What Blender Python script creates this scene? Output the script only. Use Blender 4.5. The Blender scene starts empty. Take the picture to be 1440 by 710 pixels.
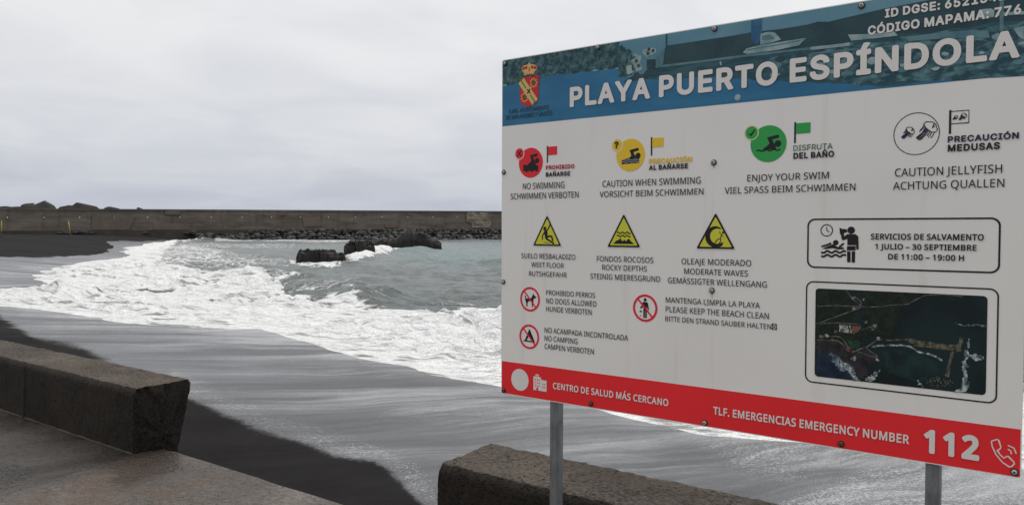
import bpy, bmesh, math, random
import numpy as np
from mathutils import Vector, Matrix, noise as mnoise
from mathutils.geometry import tessellate_polygon

R = random.Random(7)
SC = bpy.context.scene
COL = SC.collection

# ------------------------------------------------------------------ camera
EYE = 3.2                     # eye height above the sea (z = 0)
PROM = EYE - 1.6              # promenade level
F, PITCH, ROLL = 1126.5, 0.02751, 0.00308
cp, sp = math.cos(PITCH), math.sin(PITCH)
cr, sr = math.cos(ROLL), math.sin(ROLL)
FW = Vector((0, cp, -sp)); UP0 = Vector((0, sp, cp)); RT0 = Vector((1, 0, 0))
RT = RT0 * cr + UP0 * sr
UP = UP0 * cr - RT0 * sr
cam = bpy.data.cameras.new('camera')
cam.sensor_width = 36; cam.lens = 36 * F / 1440
cam.clip_start = 0.05; cam.clip_end = 30000
camo = bpy.data.objects.new('camera', cam); COL.objects.link(camo)
camo.matrix_world = Matrix(((RT.x, UP.x, -FW.x, 0), (RT.y, UP.y, -FW.y, 0), (RT.z, UP.z, -FW.z, EYE), (0, 0, 0, 1)))
SC.camera = camo

# ------------------------------------------------------------------ light
SUN_EL, SUN_AZ = math.radians(52), math.radians(25)      # azimuth from +Y towards +X: in front, a little right
w = bpy.data.worlds.new('World'); SC.world = w; w.use_nodes = True
nt = w.node_tree; nt.nodes.clear()
def N(t, **k):
    n = nt.nodes.new(t)
    for a, b in k.items(): setattr(n, a, b)
    return n
out = N('ShaderNodeOutputWorld'); bg = N('ShaderNodeBackground'); bg.inputs[1].default_value = 0.1
nt.links.new(bg.outputs[0], out.inputs[0])
sky = N('ShaderNodeTexSky', sky_type='NISHITA', sun_disc=False)
sky.sun_elevation = SUN_EL; sky.sun_rotation = SUN_AZ
sky.air_density = 1.0; sky.dust_density = 3.0
tc = N('ShaderNodeTexCoord'); sep = N('ShaderNodeSeparateXYZ'); nt.links.new(tc.outputs['Generated'], sep.inputs[0])
def mth(op, a, b=None, clamp=False):
    n = N('ShaderNodeMath', operation=op, use_clamp=clamp)
    for i, v in enumerate((a, b)):
        if v is None: continue
        if isinstance(v, (int, float)): n.inputs[i].default_value = v
        else: nt.links.new(v, n.inputs[i])
    return n.outputs[0]
# the cloud deck: directions projected on a flat layer
zz = mth('ADD', mth('MAXIMUM', sep.outputs[2], 0.0), 0.16)
cx = mth('DIVIDE', sep.outputs[0], zz); cy = mth('DIVIDE', sep.outputs[1], zz)
cmb = N('ShaderNodeCombineXYZ'); nt.links.new(cx, cmb.inputs[0]); nt.links.new(cy, cmb.inputs[1])
n1 = N('ShaderNodeTexNoise'); n1.inputs['Scale'].default_value = 1.5; n1.inputs['Detail'].default_value = 5; n1.inputs['Roughness'].default_value = 0.5
n1.inputs['Distortion'].default_value = 0.5
nt.links.new(cmb.outputs[0], n1.inputs['Vector'])
cr1 = N('ShaderNodeValToRGB')
cr1.color_ramp.elements[0].position = 0.36; cr1.color_ramp.elements[0].color = (0.925, 0.935, 0.955, 1)
cr1.color_ramp.elements[1].position = 0.62; cr1.color_ramp.elements[1].color = (1.06, 1.055, 1.045, 1)
nt.links.new(n1.outputs[0], cr1.inputs[0])
el = N('ShaderNodeValToRGB'); e = el.color_ramp.elements
e[0].position = 0.0; e[0].color = (0.46, 0.50, 0.585, 1)
e[1].position = 1.0; e[1].color = (1.45, 1.43, 1.40, 1)
for pos, c in ((0.06, (0.54, 0.565, 0.62, 1)), (0.11, (0.635, 0.65, 0.685, 1)), (0.2, (0.71, 0.715, 0.735, 1)), (0.30, (0.76, 0.76, 0.77, 1)), (0.55, (1.2, 1.19, 1.17, 1))):
    q = e.new(pos); q.color = c
nt.links.new(mth('MAXIMUM', sep.outputs[2], 0.0), el.inputs[0])
mx = N('ShaderNodeMix', data_type='RGBA', blend_type='MULTIPLY'); mx.inputs[0].default_value = 1
nt.links.new(el.outputs[0], mx.inputs[6]); nt.links.new(cr1.outputs[0], mx.inputs[7])
# dimming added to the unseen sky behind the camera, darkens camera-facing sides
mr = N('ShaderNodeMapRange', interpolation_type='SMOOTHSTEP')
mr.inputs[1].default_value = -0.55; mr.inputs[2].default_value = 0.35; mr.inputs[3].default_value = 0.80; mr.inputs[4].default_value = 1.0
nt.links.new(sep.outputs[1], mr.inputs[0])
vs = N('ShaderNodeVectorMath', operation='SCALE'); nt.links.new(mx.outputs[2], vs.inputs[0]); nt.links.new(mth('MULTIPLY', mr.outputs[0], 11.0), vs.inputs['Scale'])
m2 = N('ShaderNodeMix', data_type='RGBA'); m2.inputs[0].default_value = 0.94
nt.links.new(sky.outputs[0], m2.inputs[6]); nt.links.new(vs.outputs[0], m2.inputs[7])
nt.links.new(m2.outputs[2], bg.inputs[0])

sl = bpy.data.lights.new('sun', 'SUN'); sl.energy = 1.25; sl.angle = math.radians(30); sl.color = (1, 0.97, 0.92)
so = bpy.data.objects.new('sun', sl); COL.objects.link(so)
sd = Vector((math.sin(SUN_AZ) * math.cos(SUN_EL), math.cos(SUN_AZ) * math.cos(SUN_EL), math.sin(SUN_EL)))
so.rotation_euler = sd.to_track_quat('Z', 'Y').to_euler(); so.location = sd * 50
vsx = SC.view_settings
vsx.view_transform = 'Standard'; vsx.look = 'None'; vsx.gamma = 1; vsx.use_curve_mapping = False; vsx.exposure = 0.0

# ------------------------------------------------------------------ helpers
def ray(px, py):
    u, v = px - 720, py - 355
    return (FW * F + RT * u - UP * v)
def at_z(px, py, z=0.0):
    d = ray(px, py); k = (z - EYE) / d.z
    return Vector((d.x * k, d.y * k, z))
def at_y(px, py, y):
    d = ray(px, py); k = y / d.y
    return Vector((d.x * k, y, EYE + d.z * k))
def project(x, y, z):
    """world arrays -> photo pixels (1440 wide)"""
    z = z - EYE
    a = x * FW.x + y * FW.y + z * FW.z; a = np.where(a < 0.05, 0.05, a)
    return 720 + F * (x * RT.x + y * RT.y + z * RT.z) / a, 355 - F * (x * UP.x + y * UP.y + z * UP.z) / a

def tag(o, label=None, cat=None, group=None, kind=None):
    if label: o['label'] = label
    if cat: o['category'] = cat
    if group: o['group'] = group
    if kind: o['kind'] = kind
    return o
def empty(name, loc, rz=0.0):
    o = bpy.data.objects.new(name, None); COL.objects.link(o); o.location = loc; o.rotation_euler = (0, 0, rz)
    o.empty_display_size = 0.1
    return o
def link(name, me, mats=(), parent=None, smooth=False):
    o = bpy.data.objects.new(name, me); COL.objects.link(o)
    for m in (mats if isinstance(mats, (list, tuple)) else [mats]): me.materials.append(m)
    if parent: o.parent = parent
    if smooth: me.polygons.foreach_set('use_smooth', [True] * len(me.polygons))
    return o
def from_bm(name, bm, mats, parent=None, smooth=False):
    me = bpy.data.meshes.new(name); bm.to_mesh(me); bm.free()
    return link(name, me, mats, parent, smooth)
def box(bm, x0, x1, y0, y1, z0, z1, mi=0):
    v = [bm.verts.new(p) for p in ((x0,y0,z0),(x1,y0,z0),(x1,y1,z0),(x0,y1,z0),(x0,y0,z1),(x1,y0,z1),(x1,y1,z1),(x0,y1,z1))]
    for f in ((0,3,2,1),(4,5,6,7),(0,1,5,4),(1,2,6,5),(2,3,7,6),(3,0,4,7)):
        bm.faces.new([v[i] for i in f]).material_index = mi

class Mat:
    def __init__(s, name):
        s.m = bpy.data.materials.new(name); s.m.use_nodes = True; s.t = s.m.node_tree
        s.b = s.t.nodes['Principled BSDF']
    def n(s, t, **k):
        x = s.t.nodes.new(t)
        for a, b in k.items():
            if isinstance(a, str) and a.startswith('i_'): x.inputs[int(a[2:])].default_value = b
            else: setattr(x, a, b)
        return x
    def l(s, a, b): s.t.links.new(a, b)
    def math(s, op, a, b=None, c=None, clamp=False):
        x = s.n('ShaderNodeMath', operation=op, use_clamp=clamp)
        for i, v in enumerate((a, b, c)):
            if v is None: continue
            if isinstance(v, (int, float)): x.inputs[i].default_value = v
            else: s.l(v, x.inputs[i])
        return x.outputs[0]
    def noise(s, vec, scale, detail=4, rough=0.55, dist=0.0):
        x = s.n('ShaderNodeTexNoise'); x.inputs['Scale'].default_value = scale; x.inputs['Detail'].default_value = detail
        x.inputs['Roughness'].default_value = rough; x.inputs['Distortion'].default_value = dist
        if vec is not None: s.l(vec, x.inputs['Vector'])
        return x.outputs[0]
    def pos(s): return s.n('ShaderNodeNewGeometry').outputs['Position']
    def obj(s): return s.n('ShaderNodeTexCoord').outputs['Object']
    def mapv(s, vec, scale=(1,1,1), rot=(0,0,0), loc=(0,0,0)):
        x = s.n('ShaderNodeMapping'); x.inputs['Scale'].default_value = scale; x.inputs['Rotation'].default_value = rot; x.inputs['Location'].default_value = loc
        s.l(vec, x.inputs['Vector']); return x.outputs[0]
    def ramp(s, fac, stops):
        x = s.n('ShaderNodeValToRGB'); e = x.color_ramp.elements
        e[0].position, e[0].color = stops[0][0], (*stops[0][1], 1)
        e[1].position, e[1].color = stops[-1][0], (*stops[-1][1], 1)
        for p, c in stops[1:-1]:
            q = e.new(p); q.color = (*c, 1)
        s.l(fac, x.inputs[0]); return x.outputs[0]
    def step(s, v, a, b, lo=0.0, hi=1.0):
        x = s.n('ShaderNodeMapRange', interpolation_type='SMOOTHSTEP')
        for i, q in enumerate((v, a, b, lo, hi)):
            if isinstance(q, (int, float)): x.inputs[i].default_value = q
            else: s.l(q, x.inputs[i])
        return x.outputs[0]
    def mix(s, f, a, b, blend='MIX'):
        x = s.n('ShaderNodeMix', data_type='RGBA', blend_type=blend)
        for i, q in ((0, f), (6, a), (7, b)):
            if isinstance(q, (int, float)): x.inputs[i].default_value = q
            elif isinstance(q, tuple): x.inputs[i].default_value = (*q, 1)
            else: s.l(q, x.inputs[i])
        return x.outputs[2]
    def bump(s, h, dist, strength=1.0, nrm=None):
        x = s.n('ShaderNodeBump'); x.inputs['Strength'].default_value = strength; x.inputs['Distance'].default_value = dist
        s.l(h, x.inputs['Height'])
        if nrm: s.l(nrm, x.inputs['Normal'])
        return x.outputs[0]
    def attr(s, name): return s.n('ShaderNodeAttribute', attribute_name=name).outputs['Fac']
    def set(s, **k):
        nm = dict(col='Base Color', rough='Roughness', metal='Metallic', nrm='Normal', ior='IOR', spec='Specular IOR Level')
        for a, v in k.items():
            i = s.b.inputs[nm[a]]
            if isinstance(v, (int, float)): i.default_value = v
            elif isinstance(v, tuple): i.default_value = (*v, 1)
            else: s.l(v, i)
        return s.m

def srgb(r, g, b):
    f = lambda c: (c / 255 / 12.92) if c <= 10 else ((c / 255 + 0.055) / 1.055) ** 2.4
    return (f(r), f(g), f(b))

# vectorised value noise
def _h(ix, iy, s):
    n = (ix.astype(np.int64) * 374761393 + iy.astype(np.int64) * 668265263 + s * 982451653) & 0xffffffff
    n = ((n ^ (n >> 13)) * 1274126177) & 0xffffffff
    n = n ^ (n >> 16)
    return (n & 0xffff) / 65535.0
def vnoise(x, y, s=0):
    ix, iy = np.floor(x), np.floor(y); fx, fy = x - ix, y - iy
    fx = fx * fx * fx * (fx * (fx * 6 - 15) + 10); fy = fy * fy * fy * (fy * (fy * 6 - 15) + 10)
    a, b, c, d = _h(ix, iy, s), _h(ix + 1, iy, s), _h(ix, iy + 1, s), _h(ix + 1, iy + 1, s)
    return (a + (b - a) * fx) * (1 - fy) + (c + (d - c) * fx) * fy
def fbm(x, y, s=0, o=4, g=0.5):
    t, a, n = 0, 1.0, 0
    for k in range(o):
        t = t + a * vnoise(x * 2 ** k + 17.3 * k, y * 2 ** k - 9.1 * k, s + k); n += a; a *= g
    return t / n - 0.5
def smooth(a, b, v):
    t = np.clip((v - a) / (b - a), 0, 1); return t * t * (3 - 2 * t)
def seg_dist(x, y, pts, closed=False):
    d = np.full(x.shape, 1e12)
    P = list(pts) + ([pts[0]] if closed else [])
    for (ax, ay), (bx, by) in zip(P[:-1], P[1:]):
        dx, dy = bx - ax, by - ay; L = dx * dx + dy * dy + 1e-12
        t = np.clip(((x - ax) * dx + (y - ay) * dy) / L, 0, 1)
        d = np.minimum(d, (x - ax - t * dx) ** 2 + (y - ay - t * dy) ** 2)
    return np.sqrt(d)
def inside(x, y, pts):
    r = np.zeros(x.shape, bool); n = len(pts)
    for i in range(n):
        (ax, ay), (bx, by) = pts[i], pts[i - 1]
        if ay == by: continue
        c = ((ay > y) != (by > y)) & (x < (bx - ax) * (y - ay) / (by - ay) + ax)
        r ^= c
    return r
def sdist(x, y, pts):
    d = seg_dist(x, y, pts, True); return np.where(inside(x, y, pts), d, -d)

# ------------------------------------------------------------------ sea wall line (needed by the beach)
WL0, WL1 = Vector((-144.0, 225.0)), Vector((-4.0, 288.0))
WDIR = (WL1 - WL0).normalized(); WNRM = Vector((WDIR.y, -WDIR.x))     # towards the camera

# ------------------------------------------------------------------ beach and sea shapes
# the edge of the water, read off the photograph and laid out on the ground at sea level
EDGE = [(-900, 395), (-400, 402), (-150, 409), (0, 407), (50, 405), (96, 403), (70, 398), (51, 393), (62, 386), (76, 378), (124, 369), (162, 365), (188, 360),
        (178, 355), (152, 352), (168, 349), (213, 345), (253, 341), (276, 338.5), (296, 336.5)]
EDGE2 = [(-900, 440), (-300, 423), (-60, 427), (60, 434), (120, 441), (200, 455), (270, 459), (324, 463), (375, 461.5), (420, 475), (452, 483), (485, 493), (526, 504),
         (567, 512), (607, 518), (632, 527), (669, 534), (703, 541), (760, 553), (850, 572), (930, 590), (1010, 607), (1120, 617), (1230, 629), (1330, 640), (1440, 655), (1700, 690)]
ew = [at_z(*p).xy for p in EDGE]; ew2 = [at_z(*p).xy for p in EDGE2]
foot = [(WL0 + WDIR * t + WNRM * 12) for t in (72, 100, 200, 420)]
SEA = [tuple(p) for p in ew2] + [(16, 4.5), (40, -2), (140, -20), (400, 0), (400, 420)] + [tuple(p) for p in reversed(foot)] + [tuple(p) for p in reversed(ew)]
# tongue between the two lobes of foam is closed on the far left, out of sight
def sea_d(x, y):
    wx = x + 0.9 * fbm(x * .35, y * .35, 3, 4) * np.clip(y / 25, .4, 2.5)
    wy = y + 0.9 * fbm(x * .35 + 40, y * .35, 4, 4) * np.clip(y / 25, .4, 2.5)
    return sdist(wx, wy, SEA)
def sand_z(d):
    return np.where(d < 0, 1.95 * (1 - np.exp(d / 19.0)), -np.minimum(d * 0.07, 3.0))

def polar_grid(us, rs):
    uu, rr = np.meshgrid(us, rs)
    n = np.sqrt(1 + uu * uu)
    return uu * rr, rr * 1.0
def grid_mesh(name, X, Y, Z, attrs, mats, keep=None):
    ny, nx = X.shape
    co = np.stack([X, Y, Z], -1).reshape(-1, 3).astype(np.float32)
    i = np.arange(ny * nx).reshape(ny, nx)
    q = np.stack([i[:-1, :-1], i[:-1, 1:], i[1:, 1:], i[1:, :-1]], -1).reshape(-1, 4)
    if keep is not None:
        k = (keep[:-1, :-1] | keep[:-1, 1:] | keep[1:, 1:] | keep[1:, :-1]).reshape(-1); q = q[k]
        used = np.unique(q); mp = np.full(ny * nx, -1, np.int64); mp[used] = np.arange(len(used))
        q = mp[q]; co = co[used]; attrs = {a: v.reshape(-1)[used] for a, v in attrs.items()}
    me = bpy.data.meshes.new(name)
    me.vertices.add(len(co)); me.vertices.foreach_set('co', co.ravel())
    me.loops.add(q.size); me.loops.foreach_set('vertex_index', q.ravel().astype(np.int32))
    me.polygons.add(len(q)); me.polygons.foreach_set('loop_start', (np.arange(len(q)) * 4).astype(np.int32))
    me.polygons.foreach_set('use_smooth', np.ones(len(q), bool))
    me.update(calc_edges=True)
    for a, v in attrs.items():
        A = me.attributes.new(a, 'FLOAT', 'POINT'); A.data.foreach_set('value', v.reshape(-1).astype(np.float32))
    return link(name, me, mats)

# --- materials of the shore
def mat_sand():
    M = Mat('black_sand'); p = M.pos(); wa = M.attr('wet'); film = M.attr('film'); speck = M.attr('speck')
    fine = M.noise(p, 55, 3, .7); grain = M.noise(p, 22, 4, .75); mid = M.noise(p, 1.2, 5, .6)
    wet = M.step(M.math('ADD', wa, M.math('ADD', M.math('MULTIPLY', M.math('SUBTRACT', grain, .5), .9), M.math('MULTIPLY', M.math('SUBTRACT', mid, .5), .5))), .25, .75)
    dry = M.ramp(M.math('ADD', M.math('MULTIPLY', fine, .6), M.math('MULTIPLY', mid, .4)), [(.3, (.0072, .0066, .0067)), (.7, (.019, .0174, .0175))])
    # rills of the backwash run down the beach, slantwise
    wn = M.n('ShaderNodeTexNoise'); wn.inputs['Scale'].default_value = .28; wn.inputs['Detail'].default_value = 2; M.l(p, wn.inputs['Vector'])
    ws = M.n('ShaderNodeVectorMath', operation='MULTIPLY'); ws.inputs[1].default_value = (1.7, 1.7, 0); M.l(wn.outputs[1], ws.inputs[0])
    wadd = M.n('ShaderNodeVectorMath', operation='ADD'); M.l(p, wadd.inputs[0]); M.l(ws.outputs[0], wadd.inputs[1])
    turned = M.mapv(wadd.outputs[0], rot=(0, 0, math.radians(-33)))
    rn = M.noise(M.mapv(turned, (.10, .62, 1)), 1.0, 4, .5, .5)
    rill2 = M.noise(M.mapv(turned, (.30, 3.6, 1)), 1.0, 5, .62, .4)
    rill3 = M.noise(M.mapv(turned, (1.2, 11, 1)), 1.0, 4, .65, .3)
    sm = M.math('ADD', M.math('ADD', M.math('MULTIPLY', rn, .50), M.math('MULTIPLY', rill2, .32)), M.math('MULTIPLY', rill3, .18))
    wetc = M.ramp(M.math('ADD', M.math('MULTIPLY', sm, .7), M.math('MULTIPLY', grain, .3)), [(.38, (.009, .009, .0102)), (.60, (.030, .030, .033))])
    col = M.mix(wet, dry, wetc)
    # thin foam film and bubbles on the wet sand, plus sparkle painted as pale specks
    bub = M.noise(M.mapv(turned, (7, 16, 1)), 2.2, 5, .8)
    fl = M.math('MULTIPLY', M.step(M.math('ADD', M.math('ADD', sm, M.math('MULTIPLY', film, .24)), M.math('MULTIPLY', M.math('SUBTRACT', bub, .5), .34)), .60, .80), wet)
    sp_ = M.step(M.math('ADD', M.math('ADD', bub, M.math('MULTIPLY', speck, .30)), M.math('MULTIPLY', M.math('SUBTRACT', rill2, .5), .5)), .66, .86)
    glint = M.math('MULTIPLY', M.step(M.math('ADD', M.noise(M.mapv(p, (1, .6, 1)), 34, 3, .8), M.math('MULTIPLY', speck, .16)), .63, .74), M.step(M.math('ADD', speck, M.math('MULTIPLY', film, .35)), .12, .6))
    sp_ = M.math('MAXIMUM', sp_, M.math('MULTIPLY', glint, .8))
    foam = M.math('MAXIMUM', M.math('MULTIPLY', fl, .30), M.math('MULTIPLY', sp_, M.math('MULTIPLY', wet, .58)), clamp=True)
    col = M.mix(foam, col, (.62, .63, .64))
    band = M.math('ADD', M.math('MULTIPLY', rn, .72), M.math('MULTIPLY', rill2, .28))
    rg = M.step(band, .37, .63, .32, .12)
    rough = M.math('ADD', M.math('MULTIPLY', M.math('SUBTRACT', 1.0, wet), .6), rg, clamp=True)
    hb = M.math('ADD', M.math('MULTIPLY', fine, .35), M.math('MULTIPLY', grain, .65))
    bs = M.n('ShaderNodeBump'); bs.inputs['Distance'].default_value = .02
    M.l(hb, bs.inputs['Height']); M.l(M.step(wet, 0., 1., .9, .26), bs.inputs['Strength'])
    spec = M.math('MULTIPLY', wet, M.step(band, .37, .64, .26, .57))
    spec = M.math('ADD', spec, .06)
    return M.set(col=col, rough=rough, nrm=bs.outputs[0], spec=spec, ior=1.36)
def mat_sea():
    M = Mat('sea_water'); p = M.pos(); D = M.attr('foam'); T = M.attr('teal')
    flat = M.mapv(p, (1, 1, 0))
    big = M.noise(M.mapv(flat, (.13, .26, 1)), 1.0, 6, .62, .7)
    mid = M.noise(M.mapv(flat, (1.0, 1.5, 1)), 1.3, 7, .68, .6)
    lace = M.n('ShaderNodeTexVoronoi', feature='DISTANCE_TO_EDGE'); lace.inputs['Scale'].default_value = 1.1
    wv = M.n('ShaderNodeVectorMath', operation='ADD'); M.l(flat, wv.inputs[0])
    nz = M.n('ShaderNodeTexNoise'); nz.inputs['Scale'].default_value = .8; nz.inputs['Detail'].default_value = 4; M.l(flat, nz.inputs['Vector'])
    sc = M.n('ShaderNodeVectorMath', operation='SCALE'); sc.inputs['Scale'].default_value = 2.2; M.l(nz.outputs[1], sc.inputs[0]); M.l(sc.outputs[0], wv.inputs[1])
    M.l(wv.outputs[0], lace.inputs['Vector'])
    lc = M.math('MULTIPLY', M.step(lace.outputs['Distance'], .0, .30, .16, -.10), M.step(D, .60, .97, 1.0, .45))
    nn = M.math('ADD', M.math('ADD', M.math('MULTIPLY', big, .45), M.math('MULTIPLY', mid, .55)), lc)
    m = M.step(M.math('ADD', nn, M.math('MULTIPLY', M.math('SUBTRACT', D, .5), 1.15)), .46, .62)
    sw = M.mapv(M.mapv(flat, rot=(0, 0, math.radians(30))), (.45, 1.7, 1))
    hn = M.noise(sw, 1.0, 6, .66, .6); hbig = M.noise(sw, .22, 3, .5)
    holes = M.math('MULTIPLY', M.step(hn, .54, .66), M.step(hbig, .40, .60, .12, 1.0))
    m = M.math('MULTIPLY', M.math('MULTIPLY', m, M.math('SUBTRACT', 1.0, M.math('MULTIPLY', holes, .85))), M.step(D, .02, .12))
    wc = M.mix(T, (.072, .094, .093), (.048, .120, .120))
    wc = M.mix(M.math('MULTIPLY', M.step(big, .35, .7), .6), wc, (.105, .122, .120))
    fc = M.ramp(mid, [(.28, (.54, .57, .58)), (.42, (.76, .77, .775)), (.62, (.85, .85, .85))])
    col = M.mix(m, wc, fc)
    rough = M.step(m, 0., 1., .22, .9)
    rip = M.noise(M.mapv(flat, (1, 1.8, 1)), .9, 6, .62, .5)
    h = M.math('ADD', M.math('MULTIPLY', rip, .5), M.math('MULTIPLY', M.noise(flat, 4.5, 4, .6), .12))
    hf = M.math('ADD', h, M.math('MULTIPLY', m, M.math('MULTIPLY', M.noise(flat, 1.9, 5, .60), .62)))
    return M.set(col=col, rough=rough, nrm=M.bump(hf, .9, 1.0), ior=1.33)
SAND_M, SEA_M = mat_sand(), mat_sea()

# --- the beach
us = np.concatenate([np.linspace(-3.0, -1.0, 120)[:-1], np.linspace(-1.0, 1.0, 820), np.linspace(1.0, 3.0, 120)[1:]])
rs = EYE * F / np.concatenate([np.linspace(1800, 720, 60)[:-1], np.linspace(720, 14, 480), np.linspace(14, 11.2, 12)[1:]])
X, Y = polar_grid(us, rs)
d = sea_d(X, Y)
Z = sand_z(d)
Z = Z + 0.10 * fbm(X * .12, Y * .12, 11, 3) * smooth(0, 6, -d) + .015 * fbm(X * .8, Y * .8, 13, 3)
PX, PY = project(X, Y, Z)
jx = PX + 26 * fbm(X * .5, Y * .5, 21, 4); jy = PY + 14 * fbm(X * .5 + 9, Y * .5, 22, 4)
DRY1 = [(-1500, 400), (-300, 440), (0, 447), (26, 461), (44, 477), (110, 489), (190, 524), (265, 563), (305, 584), (362, 605), (436, 629), (473, 645), (526, 654), (567, 678), (597, 707), (640, 760), (700, 900), (1200, 1500), (-1500, 1500)]
DRY2 = [(-1500, 366), (0, 361), (80, 362), (140, 358), (155, 352), (163, 347), (146, 339), (200, 339.5), (260, 337), (292, 333), (330, 330), (330, 318), (-1500, 318)]
dry = np.maximum(smooth(-15, 11, sdist(jx, jy, DRY1)), smooth(-1.0, 1.0, sdist(PX + 10 * fbm(X * .09, Y * .09, 23, 3), PY + 2.2 * fbm(X * .2, Y * .2, 24, 3), DRY2)))
wet = 1 - dry
# film: stripes of thin foam left by the last wave, strongest near the water
film = np.clip(smooth(9.0, 0.0, -d) * .75 + .5 * smooth(0, 40, sdist(PX, PY, [(250, 570), (330, 540), (480, 530), (720, 540), (720, 585), (600, 600), (420, 610), (330, 590)])), 0, 1)
film = film * (0.35 + 1.1 * np.clip(fbm(X * .25, Y * .25, 31, 3) + .5, 0, 1))
SPK = [(1135, 690), (1190, 664), (1250, 648), (1330, 655), (1600, 690), (1700, 900), (1000, 900), (1060, 720)]
SPK2 = [(1000, 590), (1230, 630), (1225, 642), (1170, 652), (1110, 676), (1060, 668), (1010, 635), (900, 580)]
speck = .66 * smooth(-12, 14, sdist(PX, PY, SPK)) + .55 * smooth(-25, 14, sdist(PX, PY, SPK2))
edge_spk = np.exp(-(sdist(jx, jy, DRY1) + 18) ** 2 / 420.) * .50 * (PX > 240)
speck = np.clip(np.maximum(speck, edge_spk), 0, 1)
beach = grid_mesh('sand', X, Y, Z, dict(wet=wet, film=film, speck=speck), SAND_M, keep=(d < 14))
tag(beach, 'black volcanic sand of the beach, dry and dark near the promenade and glossy wet by the foam', 'sand', kind='structure')

# --- the sea
us = np.concatenate([np.linspace(-2.6, -.95, 160)[:-1], np.linspace(-.95, .95, 1250), np.linspace(.95, 2.6, 160)[1:]])
rs = EYE * F / np.concatenate([np.linspace(700, 260, 130)[:-1], np.linspace(260, 10, 330), np.geomspace(10, .35, 60)[1:]])
X, Y = polar_grid(us, rs)
d = sea_d(X, Y)
PX, PY = project(X, Y, np.zeros_like(X))
warp = 1.0 / np.clip(Y, 8, 300)
jx = PX + 900 * warp * fbm(X * .30, Y * .30, 41, 4); jy = PY + 380 * warp * fbm(X * .30 + 7, Y * .30, 42, 4) * np.clip(40 * warp, .3, 1.4)
def fz(pts, v, soft): return v * smooth(-soft * .6, soft * .6, sdist(jx * .38, jy, [(a * .38, b) for a, b in pts]))
BREAK = [(-900, 380), (-300, 400), (0, 402), (60, 388), (90, 372), (180, 352), (165, 346), (215, 338), (250, 334), (289, 331), (298, 336), (250, 343), (236, 352), (228, 362), (236, 374), (262, 384), (300, 388),
         (335, 392), (375, 398), (392, 408), (400, 419), (425, 427), (459, 431), (511, 437), (564, 440), (630, 442), (704, 440), (800, 445), (1000, 470), (1300, 520), (1700, 620), (1700, 900), (900, 700), (640, 560), (300, 480), (-100, 450), (-900, 470)]
foam = fz(BREAK, .97, 9)
foam = foam * (1 - .56 * smooth(-.02, .20, fbm(X * .22, Y * .55, 46, 5)) * smooth(2.0, 7, d))
foam = np.maximum(foam, fz([(190, 348), (300, 350), (420, 363), (480, 374), (400, 378), (300, 380), (200, 376)], .44, 9))
foam = np.maximum(foam, fz([(215, 345), (262, 341), (335, 352), (310, 368), (240, 380), (215, 372)], .50, 10))
foam = np.maximum(foam, fz([(250, 380), (420, 384), (470, 396), (440, 410), (380, 416), (330, 398)], .42, 8))
foam = np.maximum(foam, fz([(395, 398), (470, 404), (520, 420), (700, 428), (704, 442), (500, 440), (400, 424)], .40, 8))
foam = np.maximum(foam, fz([(480, 368), (525, 352), (545, 349), (575, 352), (540, 362), (500, 372)], .85, 4))
foam = np.maximum(foam, fz([(300, 334), (500, 337), (500, 341), (300, 340)], .50, 2))
foam = np.maximum(foam, fz([(600, 332), (760, 330), (760, 338), (610, 337)], .5, 2))
foam = np.maximum(foam, fz([(255, 340), (420, 343), (420, 350), (240, 350)], .44, 4))
foam = np.maximum(foam, np.maximum(fz([(664, 358), (690, 360), (686, 366), (664, 363)], .44, 5), np.maximum(fz([(628, 350), (646, 350), (644, 353), (630, 353)], .42, 4), fz([(560, 392), (600, 391), (598, 395), (566, 395)], .36, 5))))
foam = np.maximum(foam, fz([(405, 368), (500, 370), (470, 377), (400, 375)], .62, 4))
foam = np.maximum(foam, .34 * smooth(.02, .22, fbm(X * .06, Y * .13, 45, 5)))
foam = np.maximum(foam, .95 * smooth(2.2, .3, d) * smooth(90, 60, Y))
teal = fz([(540, 352), (620, 345), (720, 340), (720, 372), (640, 380), (560, 366)], .8, 14)
# height: swell, chop, rolling foam
def ridge(pts, h, wd):
    P = [tuple(at_z(*p).xy) for p in pts]
    q = seg_dist(X + 1.2 * fbm(X * .2, Y * .2, 51, 3), Y + 1.5 * fbm(X * .2, Y * .2, 52, 3), P)
    return h * np.exp(-(q / wd) ** 2)
deep = smooth(0, 12, d)
Z = .05 + deep * (.26 * fbm(X * .05 + .03 * Y, Y * .14, 61, 3) + .62 * fbm(X * .14, Y * .24, 62, 4) * 1.35 + .66 * fbm(X * .42, Y * .62, 63, 4) * smooth(150, 60, Y) + .9 * fbm(X * .08, Y * .13, 64, 4) * smooth(40, 90, Y)) * np.clip(200 / np.clip(Y, 1, 1e5), 0, 1.0)
fz_ = smooth(.4, .95, foam)
Z = Z + fz_ * smooth(0, 1.6, d) * (.08 + (.62 * np.abs(fbm(X * .5, Y * .65, 71, 5)) * 2 * smooth(0, 6, d) + .26 * fbm(X * 1.8, Y * 2.2, 72, 4)) * (.25 + 1.1 * smooth(-.12, .16, fbm(X * .10, Y * .16, 73, 3))))
Z = Z + ridge([(235, 385), (300, 386), (360, 394), (420, 402), (470, 416), (520, 430)], .55, 1.5)
Z = Z + ridge([(430, 428), (560, 438), (700, 440), (900, 462)], .28, 1.0)
Z = Z + ridge([(215, 346), (250, 342), (285, 338), (312, 338)], .8, 2.4) * (.5 + 1.2 * np.abs(fbm(X * .3, Y * .3, 75, 4)) * 2)
Z = Z + ridge([(500, 368), (540, 358), (590, 354)], .8, 2.0)
Z = np.where(d < 0, .05 + d * .03, Z)
keep = (d > -1.2)
sea = grid_mesh('sea', X, Y, Z, dict(foam=foam, teal=teal), SEA_M, keep=keep)
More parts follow.
